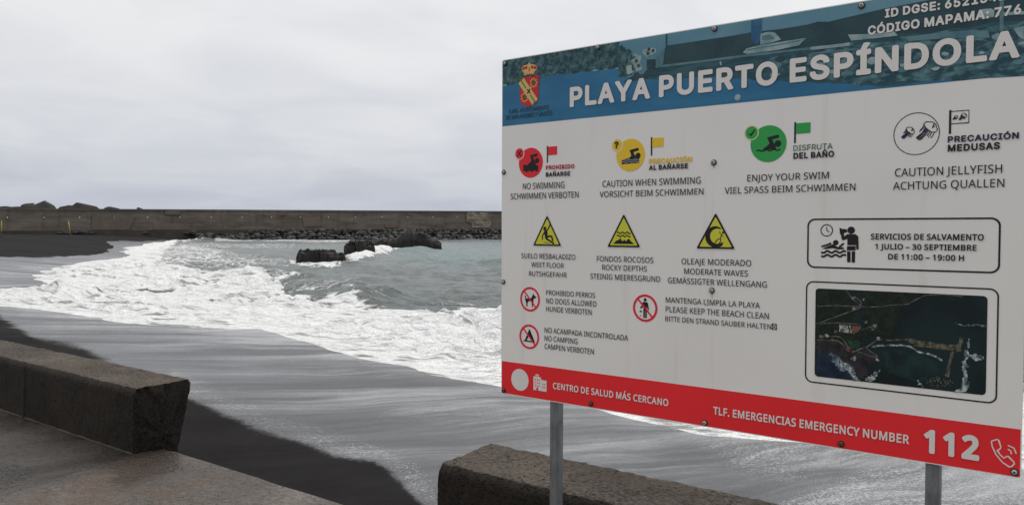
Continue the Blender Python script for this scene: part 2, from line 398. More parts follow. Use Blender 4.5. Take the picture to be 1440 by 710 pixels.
tag(sea, 'grey green sea with white foaming breakers rolling onto the beach', 'sea', kind='structure')

# ------------------------------------------------------------------ promenade and low walls
def mat_concrete(name, c0, c1, bump=.012, rough=.8, wetness=0.0, pits=True, tint=(.10, .075, .055), scale=1.0):
    M = Mat(name); p = M.pos()
    a = M.noise(p, 1.7 * scale, 6, .6); b = M.noise(p, 45 * scale, 4, .75); c = M.noise(p, 160, 2, .6)
    f = M.math('ADD', M.math('MULTIPLY', a, .38), M.math('MULTIPLY', b, .62))
    col = M.ramp(f, [(.40, c0), (.58, c1)])
    st = M.step(M.noise(M.mapv(p, loc=(5, 3, 1)), .9 * scale, 5, .6, .5), .46, .66)
    col = M.mix(M.math('MULTIPLY', st, .55), col, tint)
    h = M.math('ADD', M.math('MULTIPLY', b, .7), M.math('MULTIPLY', c, .3))
    if pits:
        v = M.n('ShaderNodeTexVoronoi'); v.inputs['Scale'].default_value = 48; M.l(p, v.inputs['Vector'])
        pit = M.math('MULTIPLY', M.step(v.outputs['Distance'], .14, .36, 1., 0.), M.step(M.noise(p, 7, 3), .40, .58))
        col = M.mix(M.math('MULTIPLY', pit, .9), col, (.012, .011, .010))
        h = M.math('SUBTRACT', h, M.math('MULTIPLY', pit, .8))
    r = M.step(M.noise(M.mapv(p, loc=(1, 8, 2)), 1.1, 4, .6), .4, .62, max(.08, rough - wetness), rough)
    return M.set(col=col, rough=r, nrm=M.bump(h, bump * 1.8, 1.0), spec=.3)
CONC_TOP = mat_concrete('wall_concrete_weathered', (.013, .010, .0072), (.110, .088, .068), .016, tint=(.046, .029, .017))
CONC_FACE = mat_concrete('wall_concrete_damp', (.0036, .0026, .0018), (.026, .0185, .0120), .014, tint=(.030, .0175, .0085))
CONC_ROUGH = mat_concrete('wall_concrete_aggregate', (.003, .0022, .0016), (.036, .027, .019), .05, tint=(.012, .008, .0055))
def mat_floor(name, c0, c1, c2, wet0, wet1, seed, rustamt, stain=None):
    M = Mat(name); p = M.mapv(M.pos(), loc=(seed, 0, 0))
    a = M.noise(p, 1.1, 6, .65, .5); b = M.noise(p, 75, 3, .75); g = M.noise(p, 26, 4, .7)
    f = M.math('ADD', M.math('MULTIPLY', a, .30), M.math('ADD', M.math('MULTIPLY', b, .32), M.math('MULTIPLY', g, .38)))
    col = M.ramp(f, [(.40, c0), (.50, c1), (.60, c2)])
    rust = M.step(M.noise(M.mapv(p, loc=(4, 0, 0)), 1.0, 5, .62, .8), .48, .62)
    col = M.mix(M.math('MULTIPLY', rust, rustamt), col, (.072, .036, .018))
    wetm = M.step(M.noise(M.mapv(p, loc=(2, 7, 0)), .7, 5, .6, .8), wet0, wet1)
    k = M.math('ADD', wetm, M.math('MULTIPLY', M.math('SUBTRACT', g, .5), 1.2), clamp=True)
    col = M.mix(M.math('MULTIPLY', k, .6), col, (.014, .0115, .0095))
    if stain is not None:
        dv = M.n('ShaderNodeVectorMath', operation='SUBTRACT'); M.l(M.pos(), dv.inputs[0]); dv.inputs[1].default_value = stain
        ln = M.n('ShaderNodeVectorMath', operation='LENGTH'); M.l(M.mapv(M.mapv(dv.outputs[0], rot=(0, 0, math.radians(37))), (1.0, 1.6, 1)), ln.inputs[0])
        sm_ = M.step(M.math('ADD', ln.outputs['Value'], M.math('MULTIPLY', M.math('SUBTRACT', M.noise(p, 2.2, 5, .65), .5), 1.3)), .28, .62, 1.0, 0.0)
        col = M.mix(M.math('MULTIPLY', sm_, .78), col, (.026, .0145, .0085)); k = M.math('MAXIMUM', k, M.math('MULTIPLY', sm_, .8))
    v = M.n('ShaderNodeTexVoronoi'); v.inputs['Scale'].default_value = 42; M.l(p, v.inputs['Vector'])
    pit = M.math('MULTIPLY', M.step(v.outputs['Distance'], .10, .32, 1., 0.), M.step(M.noise(p, 6, 3), .47, .58))
    col = M.mix(M.math('MULTIPLY', pit, .85), col, (.008, .0065, .0055))
    rough = M.step(k, 0., 1., .66, .20)
    h = M.math('SUBTRACT', M.math('ADD', M.math('MULTIPLY', b, .4), M.math('MULTIPLY', g, .6)), M.math('MULTIPLY', pit, .5))
    return M.set(col=col, rough=rough, nrm=M.bump(h, .02, 1.0), spec=.42)
FLOOR = mat_floor('promenade_concrete', (.008, .0058, .0042), (.026, .0195, .0145), (.085, .069, .056), .38, .58, 0, .5)
SLABM = mat_floor('slab_concrete', (.026, .020, .015), (.070, .057, .047), (.155, .135, .118), .47, .64, 3, .5, tuple(at_z(205, 655, PROM)))
def axis_pts(p0, p1):
    a = (p1 - p0); a.z = 0; return a.normalized()
HW = 0.465
lw0 = at_z(186, 639, PROM)                                   # foot of the left wall's front face, at its end
AX = Vector((-0.795, 0.607, 0)); NX = Vector((0.607, 0.795, 0))   # along the walls (to the left), across (towards the sea)
def wall_mesh(name, start, length, end_lean, mats, seed, parent, joint=None):
    """a low sea wall with an upright front, a back that leans out towards its top, roughened"""
    bm = bmesh.new()
    prof = [(0, -.3), (.010, HW - .035), (.035, HW), (.43, HW + .012), (.455, HW - .02), (.333, -.08), (.285, -.3)]
    # fine cross-section
    P = []
    for (a, b) in zip(prof, prof[1:] + prof[:1]):
        n = max(1, int(math.dist(a, b) / .03))
        for k in range(n): P.append((a[0] + (b[0] - a[0]) * k / n, a[1] + (b[1] - a[1]) * k / n))
    m = len(P); n = int(length / .03)
    rings = []
    for j in range(n + 1):
        s = length * (j / n) ** 1.6
        ring = []
        for (q, h) in P:
            inset = .012 if j == 0 else 0
            p = start + AX * s + NX * (q if not inset else q + (.22 - q) * .04) + Vector((0, 0, h))
            nv = mnoise.noise_vector(p * 9 + Vector((seed, 0, 0))) * .005 + mnoise.noise_vector(p * 30) * .004 + mnoise.noise_vector(p * 60) * .005
            if j == 0: nv += mnoise.noise_vector(p * 16) * .006
            ring.append(bm.verts.new(p + nv - Vector((0, 0, 0))))
        rings.append(ring)
    cf = (sum((Vector(x) for x in ()), Vector()))
    for j in range(n):
        for k in range(m):
            f = bm.faces.new((rings[j][k], rings[j + 1][k], rings[j + 1][(k + 1) % m], rings[j][(k + 1) % m]))
            q, h = P[k]
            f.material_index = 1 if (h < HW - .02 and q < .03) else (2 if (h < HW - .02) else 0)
    # end cap: triangulated grid toward the centre
    cap = rings[0]
    for frac in (.8, .6, .4, .2):
        c = sum((v.co for v in cap), Vector()) / m
        nr = []
        for v in rings[0]:
            p = c + (v.co - c) * frac
            p = p + AX * (-.010) + AX * (mnoise.noise(p * 22) * .022 + mnoise.noise(p * 60) * .010)
            nr.append(bm.verts.new(p))
        for k in range(m):
            bm.faces.new((cap[k], cap[(k + 1) % m], nr[(k + 1) % m], nr[k])).material_index = 2
        cap = nr
    bm.faces.new(list(reversed(cap))).material_index = 2
    bmesh.ops.recalc_face_normals(bm, faces=bm.faces)
    base = start.copy()
    for v in bm.verts: v.co -= base
    return from_bm(name, bm, mats, parent, True)
lwall = empty('low_wall', lw0)
tag(lwall, 'low dark concrete wall at the left whose rough end faces the beach gap', 'wall', 'low concrete walls along the promenade edge')
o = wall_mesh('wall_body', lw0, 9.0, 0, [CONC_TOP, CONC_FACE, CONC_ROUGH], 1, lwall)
# casting joint
bm = bmesh.new(); jp = 1.80
sect = [(-.008, -.02), (-.006, HW + .0)]
def ribbon(bm, pts, a, b):
    pr = None
    for (q, h) in pts:
        c = [bm.verts.new(AX * a + NX * q + Vector((0, 0, h))), bm.verts.new(AX * b + NX * q + Vector((0, 0, h)))]
        if pr: bm.faces.new((pr[0], pr[1], c[1], c[0]))
        pr = c
dark = Mat('joint_filler').set(col=(.008, .007, .006), rough=.95)
ribbon(bm, [(-.013, 0), (-.004, HW - .03), (.015, HW + .012)], jp, jp + .022)
from_bm('casting_joint', bm, dark, lwall)
rw0 = at_z(614, 653, PROM + HW); rw0.z = PROM
# slide the right wall's start so that its length runs to the right
rwall = empty('low_wall', rw0)
tag(rwall, 'low concrete wall with a pitted brown top behind the sign posts', 'wall', 'low concrete walls along the promenade edge')
AX = -AX
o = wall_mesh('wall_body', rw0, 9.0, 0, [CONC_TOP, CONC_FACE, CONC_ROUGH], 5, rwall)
AX = -AX
# promenade slab
off = (rw0 - lw0).dot(NX)
e0 = at_z(290, 648, PROM); e1 = at_z(470, 710, PROM)
bm = bmesh.new()
eo = (e0 - lw0).dot(NX)
L = 40
def P_(s, q): return lw0 + AX * s + NX * q
nS = 260
rows = []
for j in range(nS + 1):
    s = -L + 2 * L * j / nS
    jag = .02 * mnoise.noise(Vector((s * 2.3, 0, 3))) + .012 * mnoise.noise(Vector((s * 9, 5, 3)))
    qe = eo + jag
    row = [P_(s, -12), P_(s, -.6), P_(s, qe - .04), P_(s, qe - .012) - Vector((0, 0, .006)), P_(s, qe) - Vector((0, 0, .03)), P_(s, qe - .02) - Vector((0, 0, 1.4))]
    rows.append([bm.verts.new(p) for p in row])
for j in range(nS):
    for k in range(5): bm.faces.new((rows[j][k], rows[j + 1][k], rows[j + 1][k + 1], rows[j][k + 1]))
bmesh.ops.recalc_face_normals(bm, faces=bm.faces)
pr = from_bm('pavement', bm, FLOOR)
tag(pr, 'worn damp concrete promenade paving beside the low walls', 'pavement', kind='structure')

# the smoother slab that fills the gap between the walls
cut = [at_z(*q_, PROM) for q_ in ((187, 640), (120, 663), (60, 682), (0, 701), (-400, 830))]
ol = [q_.copy() for q_ in cut] + [P_(-7, -8), P_(-7, eo - .03)] + [P_(s_ / 10, eo - .03 + .012 * mnoise.noise(Vector((s_ * .9, 2, 2)))) for s_ in range(-60, 0, 2)] + [P_(-.05, .1)]
bm = bmesh.new()
tv = [bm.verts.new((q_.x, q_.y, PROM + .012)) for q_ in ol]; lv = [bm.verts.new((q_.x, q_.y, PROM - .02)) for q_ in ol]
bm.faces.new(tv)
for i in range(len(tv)): bm.faces.new((tv[i], lv[i], lv[(i + 1) % len(tv)], tv[(i + 1) % len(tv)]))
bmesh.ops.triangulate(bm, faces=[f for f in bm.faces if len(f.verts) > 4]); bmesh.ops.recalc_face_normals(bm, faces=bm.faces)
tag(from_bm('pavement', bm, SLABM), 'smoother brown concrete slab in the gap between the two low walls', 'pavement', kind='structure')
# pale strip at the left wall's foot: sunlit floor edge put into its colour
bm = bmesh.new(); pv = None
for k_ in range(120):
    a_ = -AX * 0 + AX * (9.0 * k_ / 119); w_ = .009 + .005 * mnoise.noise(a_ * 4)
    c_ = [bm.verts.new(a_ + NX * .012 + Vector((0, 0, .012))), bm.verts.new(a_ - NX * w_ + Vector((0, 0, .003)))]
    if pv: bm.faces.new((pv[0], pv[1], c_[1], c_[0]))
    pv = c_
from_bm('lit_floor_edge', bm, mat_concrete('lit_edge_pale', (.03, .025, .02), (.085, .072, .06), .01, pits=False), lwall)

# ------------------------------------------------------------------ sea wall in the distance
def mat_seawall():
    M = Mat('stained_concrete'); p = M.obj()
    br = M.n('ShaderNodeTexBrick'); br.inputs['Scale'].default_value = 1.0; br.inputs['Brick Width'].default_value = 11.0; br.inputs['Row Height'].default_value = 2.6
    br.inputs['Mortar Size'].default_value = .05; br.inputs['Bias'].default_value = -.1
    br.inputs['Color1'].default_value = (.085, .073, .062, 1); br.inputs['Color2'].default_value = (.185, .16, .138, 1); br.inputs['Mortar'].default_value = (.025, .02, .018, 1)
    M.l(M.mapv(p, (1, 1, 1), (math.radians(90), 0, 0)), br.inputs['Vector'])
    a = M.noise(M.mapv(p, (.12, .12, .5)), 1.0, 6, .65, .5); s = M.noise(M.mapv(p, (.8, .8, .06)), 1.0, 5, .6); lines = M.noise(M.mapv(p, (.02, .02, 3.0)), 1.0, 3, .6)
    col = M.mix(.55, br.outputs[0], M.ramp(a, [(.35, (.058, .050, .042)), (.65, (.21, .183, .156))]))
    col = M.mix(M.math('MULTIPLY', M.step(s, .5, .7), .3), col, (.022, .018, .016))
    col = M.mix(M.math('MULTIPLY', M.step(lines, .52, .62), .5), col, (.115, .098, .084))
    return M.set(col=col, rough=.9, nrm=M.bump(a, .2, .6))
SW = mat_seawall()
swL0, swL1 = -130.0, 330.0                       # from WL0 along WDIR
rz = math.atan2(WDIR.y, WDIR.x)
sw = empty('sea_wall', (WL0.x, WL0.y, 0), rz)
tag(sw, 'long stained concrete harbour sea wall across the bay', 'sea wall')
def top_h(s): return EYE + 5.755 + (6.9 - 5.755) * s / 153.5
def led_h(s): return EYE - .55 + 1.2 * s / 153.5
bm = bmesh.new()
prev = None
for k in range(47):
    s = swL0 + (swL1 - swL0) * k / 46
    c = [bm.verts.new(q) for q in ((s, 0, -2), (s, .35, top_h(s) - .5), (s, .15, top_h(s) - .5), (s, .15, top_h(s)), (s, 1.6, top_h(s)), (s, 1.6, top_h(s) - 1.6), (s, 14, top_h(s) - 1.6), (s, 16, -2))]
    if prev:
        for i in range(7): bm.faces.new((prev[i], c[i], c[i + 1], prev[i + 1]))
    prev = c
bmesh.ops.recalc_face_normals(bm, faces=bm.faces)
from_bm('parapet', bm, SW, sw)
bm = bmesh.new(); prev = None
for k in range(47):
    s = swL0 + (swL1 - swL0) * k / 46
    c = [bm.verts.new(q) for q in ((s, -2.2, -2), (s, -2.1, led_h(s)), (s, .2, led_h(s) + .05))]
    if prev:
        for i in range(2): bm.faces.new((prev[i], c[i], c[i + 1], prev[i + 1]))
    prev = c
bmesh.ops.recalc_face_normals(bm, faces=bm.faces)
LEDGE = mat_concrete('ledge_concrete', (.03, .026, .022), (.075, .066, .058), .1, scale=.15, pits=False)
from_bm('ledge', bm, LEDGE, sw)
LAMPM = Mat('lamp_housing').set(col=(.75, .75, .73), rough=.4)
bm = bmesh.new(); bmesh.ops.create_uvsphere(bm, u_segments=10, v_segments=6, radius=.17)
for v in bm.verts: v.co.y *= .6
lm = bpy.data.meshes.new('wall_lamp'); bm.to_mesh(lm); bm.free(); lm.materials.append(LAMPM)
def wall_s(px, py=306):
    d_ = ray(px, py); # intersect vertical plane of the wall
    den = d_.x * WNRM.x + d_.y * WNRM.y; k = (WL0.x * WNRM.x + WL0.y * WNRM.y) / den
    return (Vector((d_.x * k, d_.y * k)) - WL0).dot(WDIR), EYE + d_.z * k
s0, z0 = wall_s(62, 306); s1, z1 = wall_s(643, 305.5)
for k in range(-2, 24):
    s = s0 + (s1 - s0) * k / 14; z = z0 + (z1 - z0) * k / 14
    o = bpy.data.objects.new('wall_lamp', lm); COL.objects.link(o); o.parent = sw; o.location = (s, .02, z)
# patched facings on the wall
PATCH = Mat('stone_facing'); p = PATCH.obj()
br = PATCH.n('ShaderNodeTexBrick'); br.inputs['Scale'].default_value = 1.0; br.inputs['Brick Width'].default_value = 1.7; br.inputs['Row Height'].default_value = .8; br.inputs['Mortar Size'].default_value = .06
br.inputs['Color1'].default_value = (.36, .31, .25, 1); br.inputs['Color2'].default_value = (.16, .135, .11, 1); br.inputs['Mortar'].default_value = (.03, .026, .022, 1); br.inputs['Bias'].default_value = .15
PATCH.l(PATCH.mapv(p, rot=(math.radians(90), 0, 0)), br.inputs['Vector'])
PATCH = PATCH.set(col=br.outputs[0], rough=.9)
PATCH2 = mat_concrete('render_facing', (.11, .092, .078), (.20, .168, .142), .1, scale=.2, pits=False, tint=(.15, .105, .085))
def facing(poly, m, dy):
    bm = bmesh.new(); f_, b_ = [], []
    for px, py in poly:
        s, z = wall_s(px, py); f_.append(bm.verts.new((s, -dy, z))); b_.append(bm.verts.new((s, .5, z)))
    bm.faces.new(f_); n = len(f_)
    for i in range(n): bm.faces.new((f_[i], b_[i], b_[(i + 1) % n], f_[(i + 1) % n]))
    bmesh.ops.recalc_face_normals(bm, faces=bm.faces)
    o = from_bm('facing_patch', bm, m, sw)
facing([(656, 299), (668, 298), (683, 298.5), (690, 303), (689, 308), (691, 315), (688, 320), (664, 320), (663, 314), (656, 312)], PATCH, .15)
facing([(129, 302), (180, 302), (190, 305), (187, 313), (181, 323), (130, 323)], PATCH2, .06)
facing([(215, 313), (262, 316), (268, 323), (214, 323)], PATCH2, .08)
facing([(232, 296.5), (253, 296.8), (253, 302), (232, 302)], PATCH2, .07)
facing([(392, 298), (403, 298), (402, 303), (392, 303)], PATCH2, .07)
facing([(425, 306), (450, 304), (452, 318), (428, 319)], PATCH2, .05)
facing([(541, 315), (560, 315), (557, 320), (541, 320)], PATCH2, .05)

# ------------------------------------------------------------------ rocks
def mat_rock(name, c0, c1, bump=.08, sc=2.5, vary=.6):
    M = Mat(name); p = M.pos()
    a = M.noise(p, sc, 6, .65); b = M.noise(p, sc * 7, 4, .7)
    col = M.ramp(M.math('ADD', M.math('MULTIPLY', a, .6), M.math('MULTIPLY', b, .4)), [(.36, c0), (.66, c1)])
    rv = M.n('ShaderNodeObjectInfo').outputs['Random']
    col = M.mix(M.math('MULTIPLY', rv, vary), col, (.042, .042, .040))
    return M.set(col=col, rough=M.step(b, .4, .7, .55, .9), nrm=M.bump(b, bump, .9))
ROCK = mat_rock('basalt', (.004, .0036, .0033), (.020, .018, .0165), .3, 1.2, 0)
BOULD = mat_rock('basalt_boulder', (.006, .006, .006), (.027, .0265, .025), .12, .8, .25)
BLOCK = mat_rock('armour_stone', (.035, .033, .030), (.085, .080, .072), .1, .35)
def rock_mesh(name, seed, mat, rough=.28, sub=3, boxy=0.0):
    bm = bmesh.new(); bmesh.ops.create_icosphere(bm, subdivisions=sub, radius=1)
    of = Vector((seed * 13.7, seed * 5.1, seed * 3.3))
    for v in bm.verts:
        c = v.co.copy()
        if boxy:
            m = max(abs(c.x), abs(c.y), abs(c.z)); c = c.lerp(c / m, boxy)
        k = 1 + rough * mnoise.noise(c * 1.1 + of) + rough * .55 * mnoise.noise(c * 2.6 + of) + rough * .3 * mnoise.noise(c * 6 + of)
        v.co = c * k
    me = bpy.data.meshes.new(name); bm.to_mesh(me); bm.free(); me.materials.append(mat)
    if sub > 3: me.polygons.foreach_set('use_smooth', [False] * len(me.polygons))
    return me
variants = [rock_mesh('boulder', k, BOULD, .3, 2, .45) for k in range(7)]
GB = 'boulders heaped along the foot of the sea wall'
rr = random.Random(3)
def boulder(s, y, z, r):
    o = bpy.data.objects.new('boulder', rr.choice(variants)); COL.objects.link(o)
    q = WL0 + WDIR * s + WNRM * y
    o.location = (q.x, q.y, z); o.scale = (r * rr.uniform(.85, 1.35), r * rr.uniform(.8, 1.2), r * rr.uniform(.6, .95))
    o.rotation_euler = (rr.uniform(-.5, .5), rr.uniform(-.5, .5), rr.uniform(0, 6.28))
    tag(o, 'dark grey boulder in the rock heap along the foot of the sea wall', 'boulder', GB)
sL = wall_s(272, 326)[0]; sR = wall_s(735, 326)[0]
cnt = 0
for row, (yy, zf, n) in enumerate(((3.4, .93, 68), (5.6, .62, 72), (7.9, .32, 74), (10.2, .02, 74))):
    for k in range(n):
        s = sL + (sR - sL) * (k + rr.uniform(-.3, .3)) / n
        fade = max(0.0, min(1.0, (s - sL) / 22))
        top = led_h(s) - .5
        if zf > fade + .25 and rr.random() < .7: continue
        boulder(s, yy + rr.uniform(-.6, .6), top * zf * (.55 + .45 * fade) + rr.uniform(-.2, .25), rr.uniform(.5, 1.15)); cnt += 1
# rubble strip against the wall above the dry sand
for (px, r_) in ((86, .5), (96, .7), (108, .6), (119, .8), (131, .5), (205, .5), (262, .6), (270, .9)):
    s, _ = wall_s(px, 326); q = WL0 + WDIR * s + WNRM * 3.2
    o = bpy.data.objects.new('boulder', rr.choice(variants)); COL.objects.link(o); o.location = (q.x, q.y, 1.95 + r_ * .2); o.scale = (r_ * 1.6, r_, r_ * .8)
    o.rotation_euler = (0, 0, rr.uniform(0, 6)); tag(o, 'small dark stone lying on dry sand against the sea wall', 'stone', 'stones on the sand below the sea wall')
# armour blocks that show above the parapet, on the seaward bank
def hull_block(pts, label, dep=4.5):
    """angular block from its skyline corners, standing on the bank behind the parapet"""
    s_, z_ = zip(*[wall_s(*p) for p in pts]); k = 1.035
    bm = bmesh.new(); cs = sum(s_) / len(s_)
    base = top_h(cs) - 1.7
    for j, (yy, sh) in enumerate(((3.0, 1.0), (5.4, .92), (8.2, .66))):
        for s, z in zip(s_, z_):
            jit = mnoise.noise_vector(Vector((s * .7, z, yy))) * .5
            top = max(base + .2, top_h(s) + (z * 1.02 - top_h(s)) * (1 if j == 0 else (1.12 if j == 1 else .5)))
            bm.verts.new((cs + (s - cs) * sh + jit.x, yy + jit.y, top + jit.z * .25 * (j > 0)))
            if j != 1: bm.verts.new((cs + (s - cs) * (sh + .05), yy + (-.4 if j == 0 else .5), base))
    bmesh.ops.convex_hull(bm, input=bm.verts)
    bmesh.ops.delete(bm, geom=[v for v in bm.verts if not v.link_faces], context='VERTS')
    bmesh.ops.recalc_face_normals(bm, faces=bm.faces)
    root = Matrix.Translation((WL0.x, WL0.y, 0)) @ Matrix.Rotation(rz, 4, 'Z')
    c0 = Vector((cs, 5, base))
    for v in bm.verts: v.co -= c0
    me = bpy.data.meshes.new('armour_block'); bm.to_mesh(me); bm.free()
    o = link('armour_block', me, BLOCK); o.matrix_world = root @ Matrix.Translation(c0)
    tag(o, label, 'rock', 'armour blocks showing above the sea wall')
hull_block([(-8, 296), (-4, 291), (6, 290.5), (16, 292), (22, 296)], 'low flat rock above the sea wall, leftmost of the armour blocks')
hull_block([(10, 296), (14, 291.5), (25, 291), (29, 296)], 'small rock showing between the flat leftmost rock and the long grey block')
hull_block([(25, 296), (27, 289), (32, 287.3), (45, 286.5), (50, 292), (52, 296)], 'long grey block with a level top left of the pointed block')
hull_block([(46, 296), (48, 288), (59, 283.2), (74, 289.5), (77, 292), (76, 296)], 'pointed grey block, tallest rock above the sea wall')
hull_block([(78, 296), (82, 291.5), (95, 289), (104, 290.5), (104, 296)], 'low slanting rock right of the tallest pointed block')
hull_block([(97, 296), (99, 290), (106, 285.5), (109, 287.5), (128, 290.5), (135, 291), (140, 296)], 'broad dark rock with a small peak and long slope to the right')
hull_block([(143, 296), (146, 293), (152, 291), (166, 293.5), (175, 297)], 'thin dark rock barely rising over the sea wall left of the last one')
hull_block([(190, 297), (194, 292), (203, 295.5), (205, 297)], 'tiny dark rock tip, rightmost above the sea wall')

def sea_rock(name, label, px0, px1, ytop, ybase, seed, prof, depth, y=None):
    """prof: skyline heights (0..1) from left to right"""
    c = at_z((px0 + px1) / 2, ybase, 0); D = c.y
    a = at_z(px0, ybase, 0); b = at_z(px1, ybase, 0); wd = (b - a).length; hh = (ybase - ytop) * D / F * 1.0
    bm = bmesh.new(); nx, ny = 90, 44; g = []
    of = Vector((seed * 7.7, seed * 3.1, 0))
    for j in range(ny + 1):
        row = []
        v = j / ny * 2 - 1
        for i in range(nx + 1):
            t = i / nx
            k = t * (len(prof) - 1); i0 = min(int(k), len(prof) - 2); ht = prof[i0] + (prof[i0 + 1] - prof[i0]) * (k - i0)
            ex = 1 - abs(t * 2 - 1) ** 20; ev = 1 - abs(v) ** 8
            P = Vector((t * wd - wd / 2, v * depth / 2, 0))
            z = hh * (ht + .10 * mnoise.noise(P * .9 + of)) * max(0, ex) ** .35 * max(0, ev) ** .5
            P += Vector((mnoise.cell(P * 1.3 + of) * .10, mnoise.cell(P * 1.3 - of) * .22, 0)) + mnoise.noise_vector(P * 1.1 + of) * .16 + mnoise.noise_vector(P * 3.3 + of) * .09 + mnoise.noise_vector(P * 8 + of) * .04
            z += (.20 * mnoise.noise(P * 1.6 + of) + .12 * mnoise.noise(P * 4.5 + of) + .06 * mnoise.noise(P * 11 + of)) * (1 if z > .1 else .3)
            z += (.14 * mnoise.cell(P * .8 + of) + .08 * mnoise.cell(P * 1.9 + of) + .10 * abs(mnoise.noise(P * 5 + of))) * (1 if z > .3 else 0)
            # ledges in the old lava
            z = z * .75 + .25 * round(z / .35) * .35
            row.append(bm.verts.new((P.x, P.y, z - (.5 if abs(v) == 1 or t in (0, 1) else 0))))
        g.append(row)
    for j in range(ny):
        for i in range(nx): bm.faces.new((g[j][i], g[j][i + 1], g[j + 1][i + 1], g[j + 1][i]))
    bmesh.ops.recalc_face_normals(bm, faces=bm.faces)
    o = from_bm(name, bm, ROCK); o.location = (c.x, c.y + depth * .5, -.05)
    o.rotation_euler.z = -math.atan2(c.x, c.y)
    tag(o, label, 'rock', 'lava rocks standing in the water'); return o
sea_rock('sea_rock', 'flat topped black lava rock with foam at its foot, nearest the beach', 411, 479, 352.5, 371, 1, [.75, .98, 1.0, .97, 1.0, .92, .72, .55], 3.6)
sea_rock('sea_rock', 'squarish black lava rock between the low flat rock and the long ridge', 480, 522, 339.5, 363, 2, [.72, .98, 1.0, .96, .92, .72], 3.6)
sea_rock('sea_rock', 'long black lava ridge with a humped top in front of the boulders', 498, 618, 326.5, 351, 3, [.34, .47, .50, .53, .50, .60, .96, 1.10, 1.0, .84, .58, .46], 7)

# ------------------------------------------------------------------ yellow poles on the far sand
YEL = Mat('yellow_paint').set(col=(.42, .30, .03), rough=.5)
GREYB = Mat('pole_socket').set(col=(.05, .05, .05), rough=.8)
def pole(px0, y0, px1, y1, label):
    D = 150.0; a = at_y(px0, y0, D); b = at_y(px1, y1, D)
    r_ = empty('marker_pole', a); tag(r_, label, 'pole', 'yellow poles on the far sand')
    v = b - a
    bm = bmesh.new(); bmesh.ops.create_cone(bm, cap_ends=True, segments=10, radius1=.075, radius2=.06, depth=v.length)
    m = v.to_track_quat('Z', 'Y').to_matrix().to_4x4(); m.translation = v / 2; bmesh.ops.transform(bm, matrix=m, verts=bm.verts)
    from_bm('shaft', bm, YEL, r_, True)
    bm = bmesh.new(); bmesh.ops.create_cone(bm, cap_ends=True, segments=12, radius1=.16, radius2=.12, depth=.5)
    from_bm('socket', bm, GREYB, r_)
pole(99.3, 330, 96.2, 311, 'leaning yellow pole standing in the dark sand before the sea wall')
pole(2.0, 332, 2.2, 310, 'upright yellow pole at the left edge of the far sand')

# ------------------------------------------------------------------ information sign
SA = 0.66504; SX0, SY0, SZB = -0.0441, 3.4, EYE - 0.69366
SH, ST_BAN, ST_RED = 1.41, 1.1322, 0.13888
SDIR = Vector((math.cos(SA), -math.sin(SA), 0)); SNV = Vector((math.sin(SA), math.cos(SA), 0))
SORG = Vector((SX0, SY0, SZB))
def S(px, py):
    """photo pixel -> position on the sign face (metres from its lower left corner)"""
    d_ = ray(px, py); o = Vector((0, 0, EYE))
    k = (SORG - o).dot(SNV) / d_.dot(SNV); q = o + d_ * k - SORG
    return q.dot(SDIR), q.z
SWD = S(1441.5, 400)[0]
sign = empty('information_sign', (SX0, SY0, PROM), -SA)
tag(sign, 'large white beach information board with blue header and red footer on two steel posts', 'sign')
Z0 = SZB - PROM                                   # board's lower edge above the ground
WHITE = Mat('board_white'); p_ = WHITE.obj()
gr = WHITE.noise(p_, 2.2, 5, .6); gs = WHITE.noise(WHITE.mapv(p_, (14, 1, .9)), 1.0, 4, .6)
wcol = WHITE.mix(WHITE.math('MULTIPLY', WHITE.step(gr, .45, .75), .35), (.80, .775, .74), (.70, .675, .64))
wcol = WHITE.mix(WHITE.math('MULTIPLY', WHITE.step(gs, .56, .72), .16), wcol, (.46, .42, .37))
WHITE = WHITE.set(col=wcol, rough=.42, spec=.35)
def ink(name, c, rough=.45): return Mat(name).set(col=c, rough=rough, spec=.3)
BLACK = ink('black_ink', (.012, .011, .012)); CREAM = ink('pale_ink', (.72, .69, .66)); GREEN = ink('green_ink', (.030, .34, .075)); YELL = ink('yellow_ink', (.78, .52, .03))
REDI = ink('red_ink', (.74, .022, .035)); SIGY = ink('warning_yellow', (.62, .60, .045)); PRED = ink('prohibition_red', (.72, .022, .04)); DGREEN = ink('dark_green_ink', (.035, .12, .05)); NAVY = ink('navy_ink', (.02, .02, .06))
CRIM = ink('crimson_ink', (.45, .02, .06)); LINEY = ink('pale_yellow_line', (.72, .62, .32))
def noisy(name, c0, c1, scale, lo=.4, hi=.6, mapping=(1, 1, 1), detail=5, dist=.3):
    M = Mat(name); n = M.noise(M.mapv(M.obj(), mapping), scale, detail, .6, dist)
    return M.set(col=M.ramp(n, [(lo, c0), (hi, c1)]), rough=.42, spec=.3)
FOOT = noisy('footer_red', (.74, .022, .026), (.82, .028, .034), 2, .3, .7)
ALU = Mat('panel_edge').set(col=(.62, .63, .65), rough=.35, metal=.6)
STEEL = Mat('galvanised_steel'); pn = STEEL.noise(STEEL.mapv(STEEL.obj(), (1, 1, .25)), 26, 5, .7); pv = STEEL.noise(STEEL.obj(), 5, 3)
STEEL = STEEL.set(col=STEEL.ramp(STEEL.math('ADD', STEEL.math('MULTIPLY', pn, .6), STEEL.math('MULTIPLY', pv, .4)), [(.35, (.10, .105, .11)), (.65, (.28, .285, .29))]), rough=.5, metal=.55)

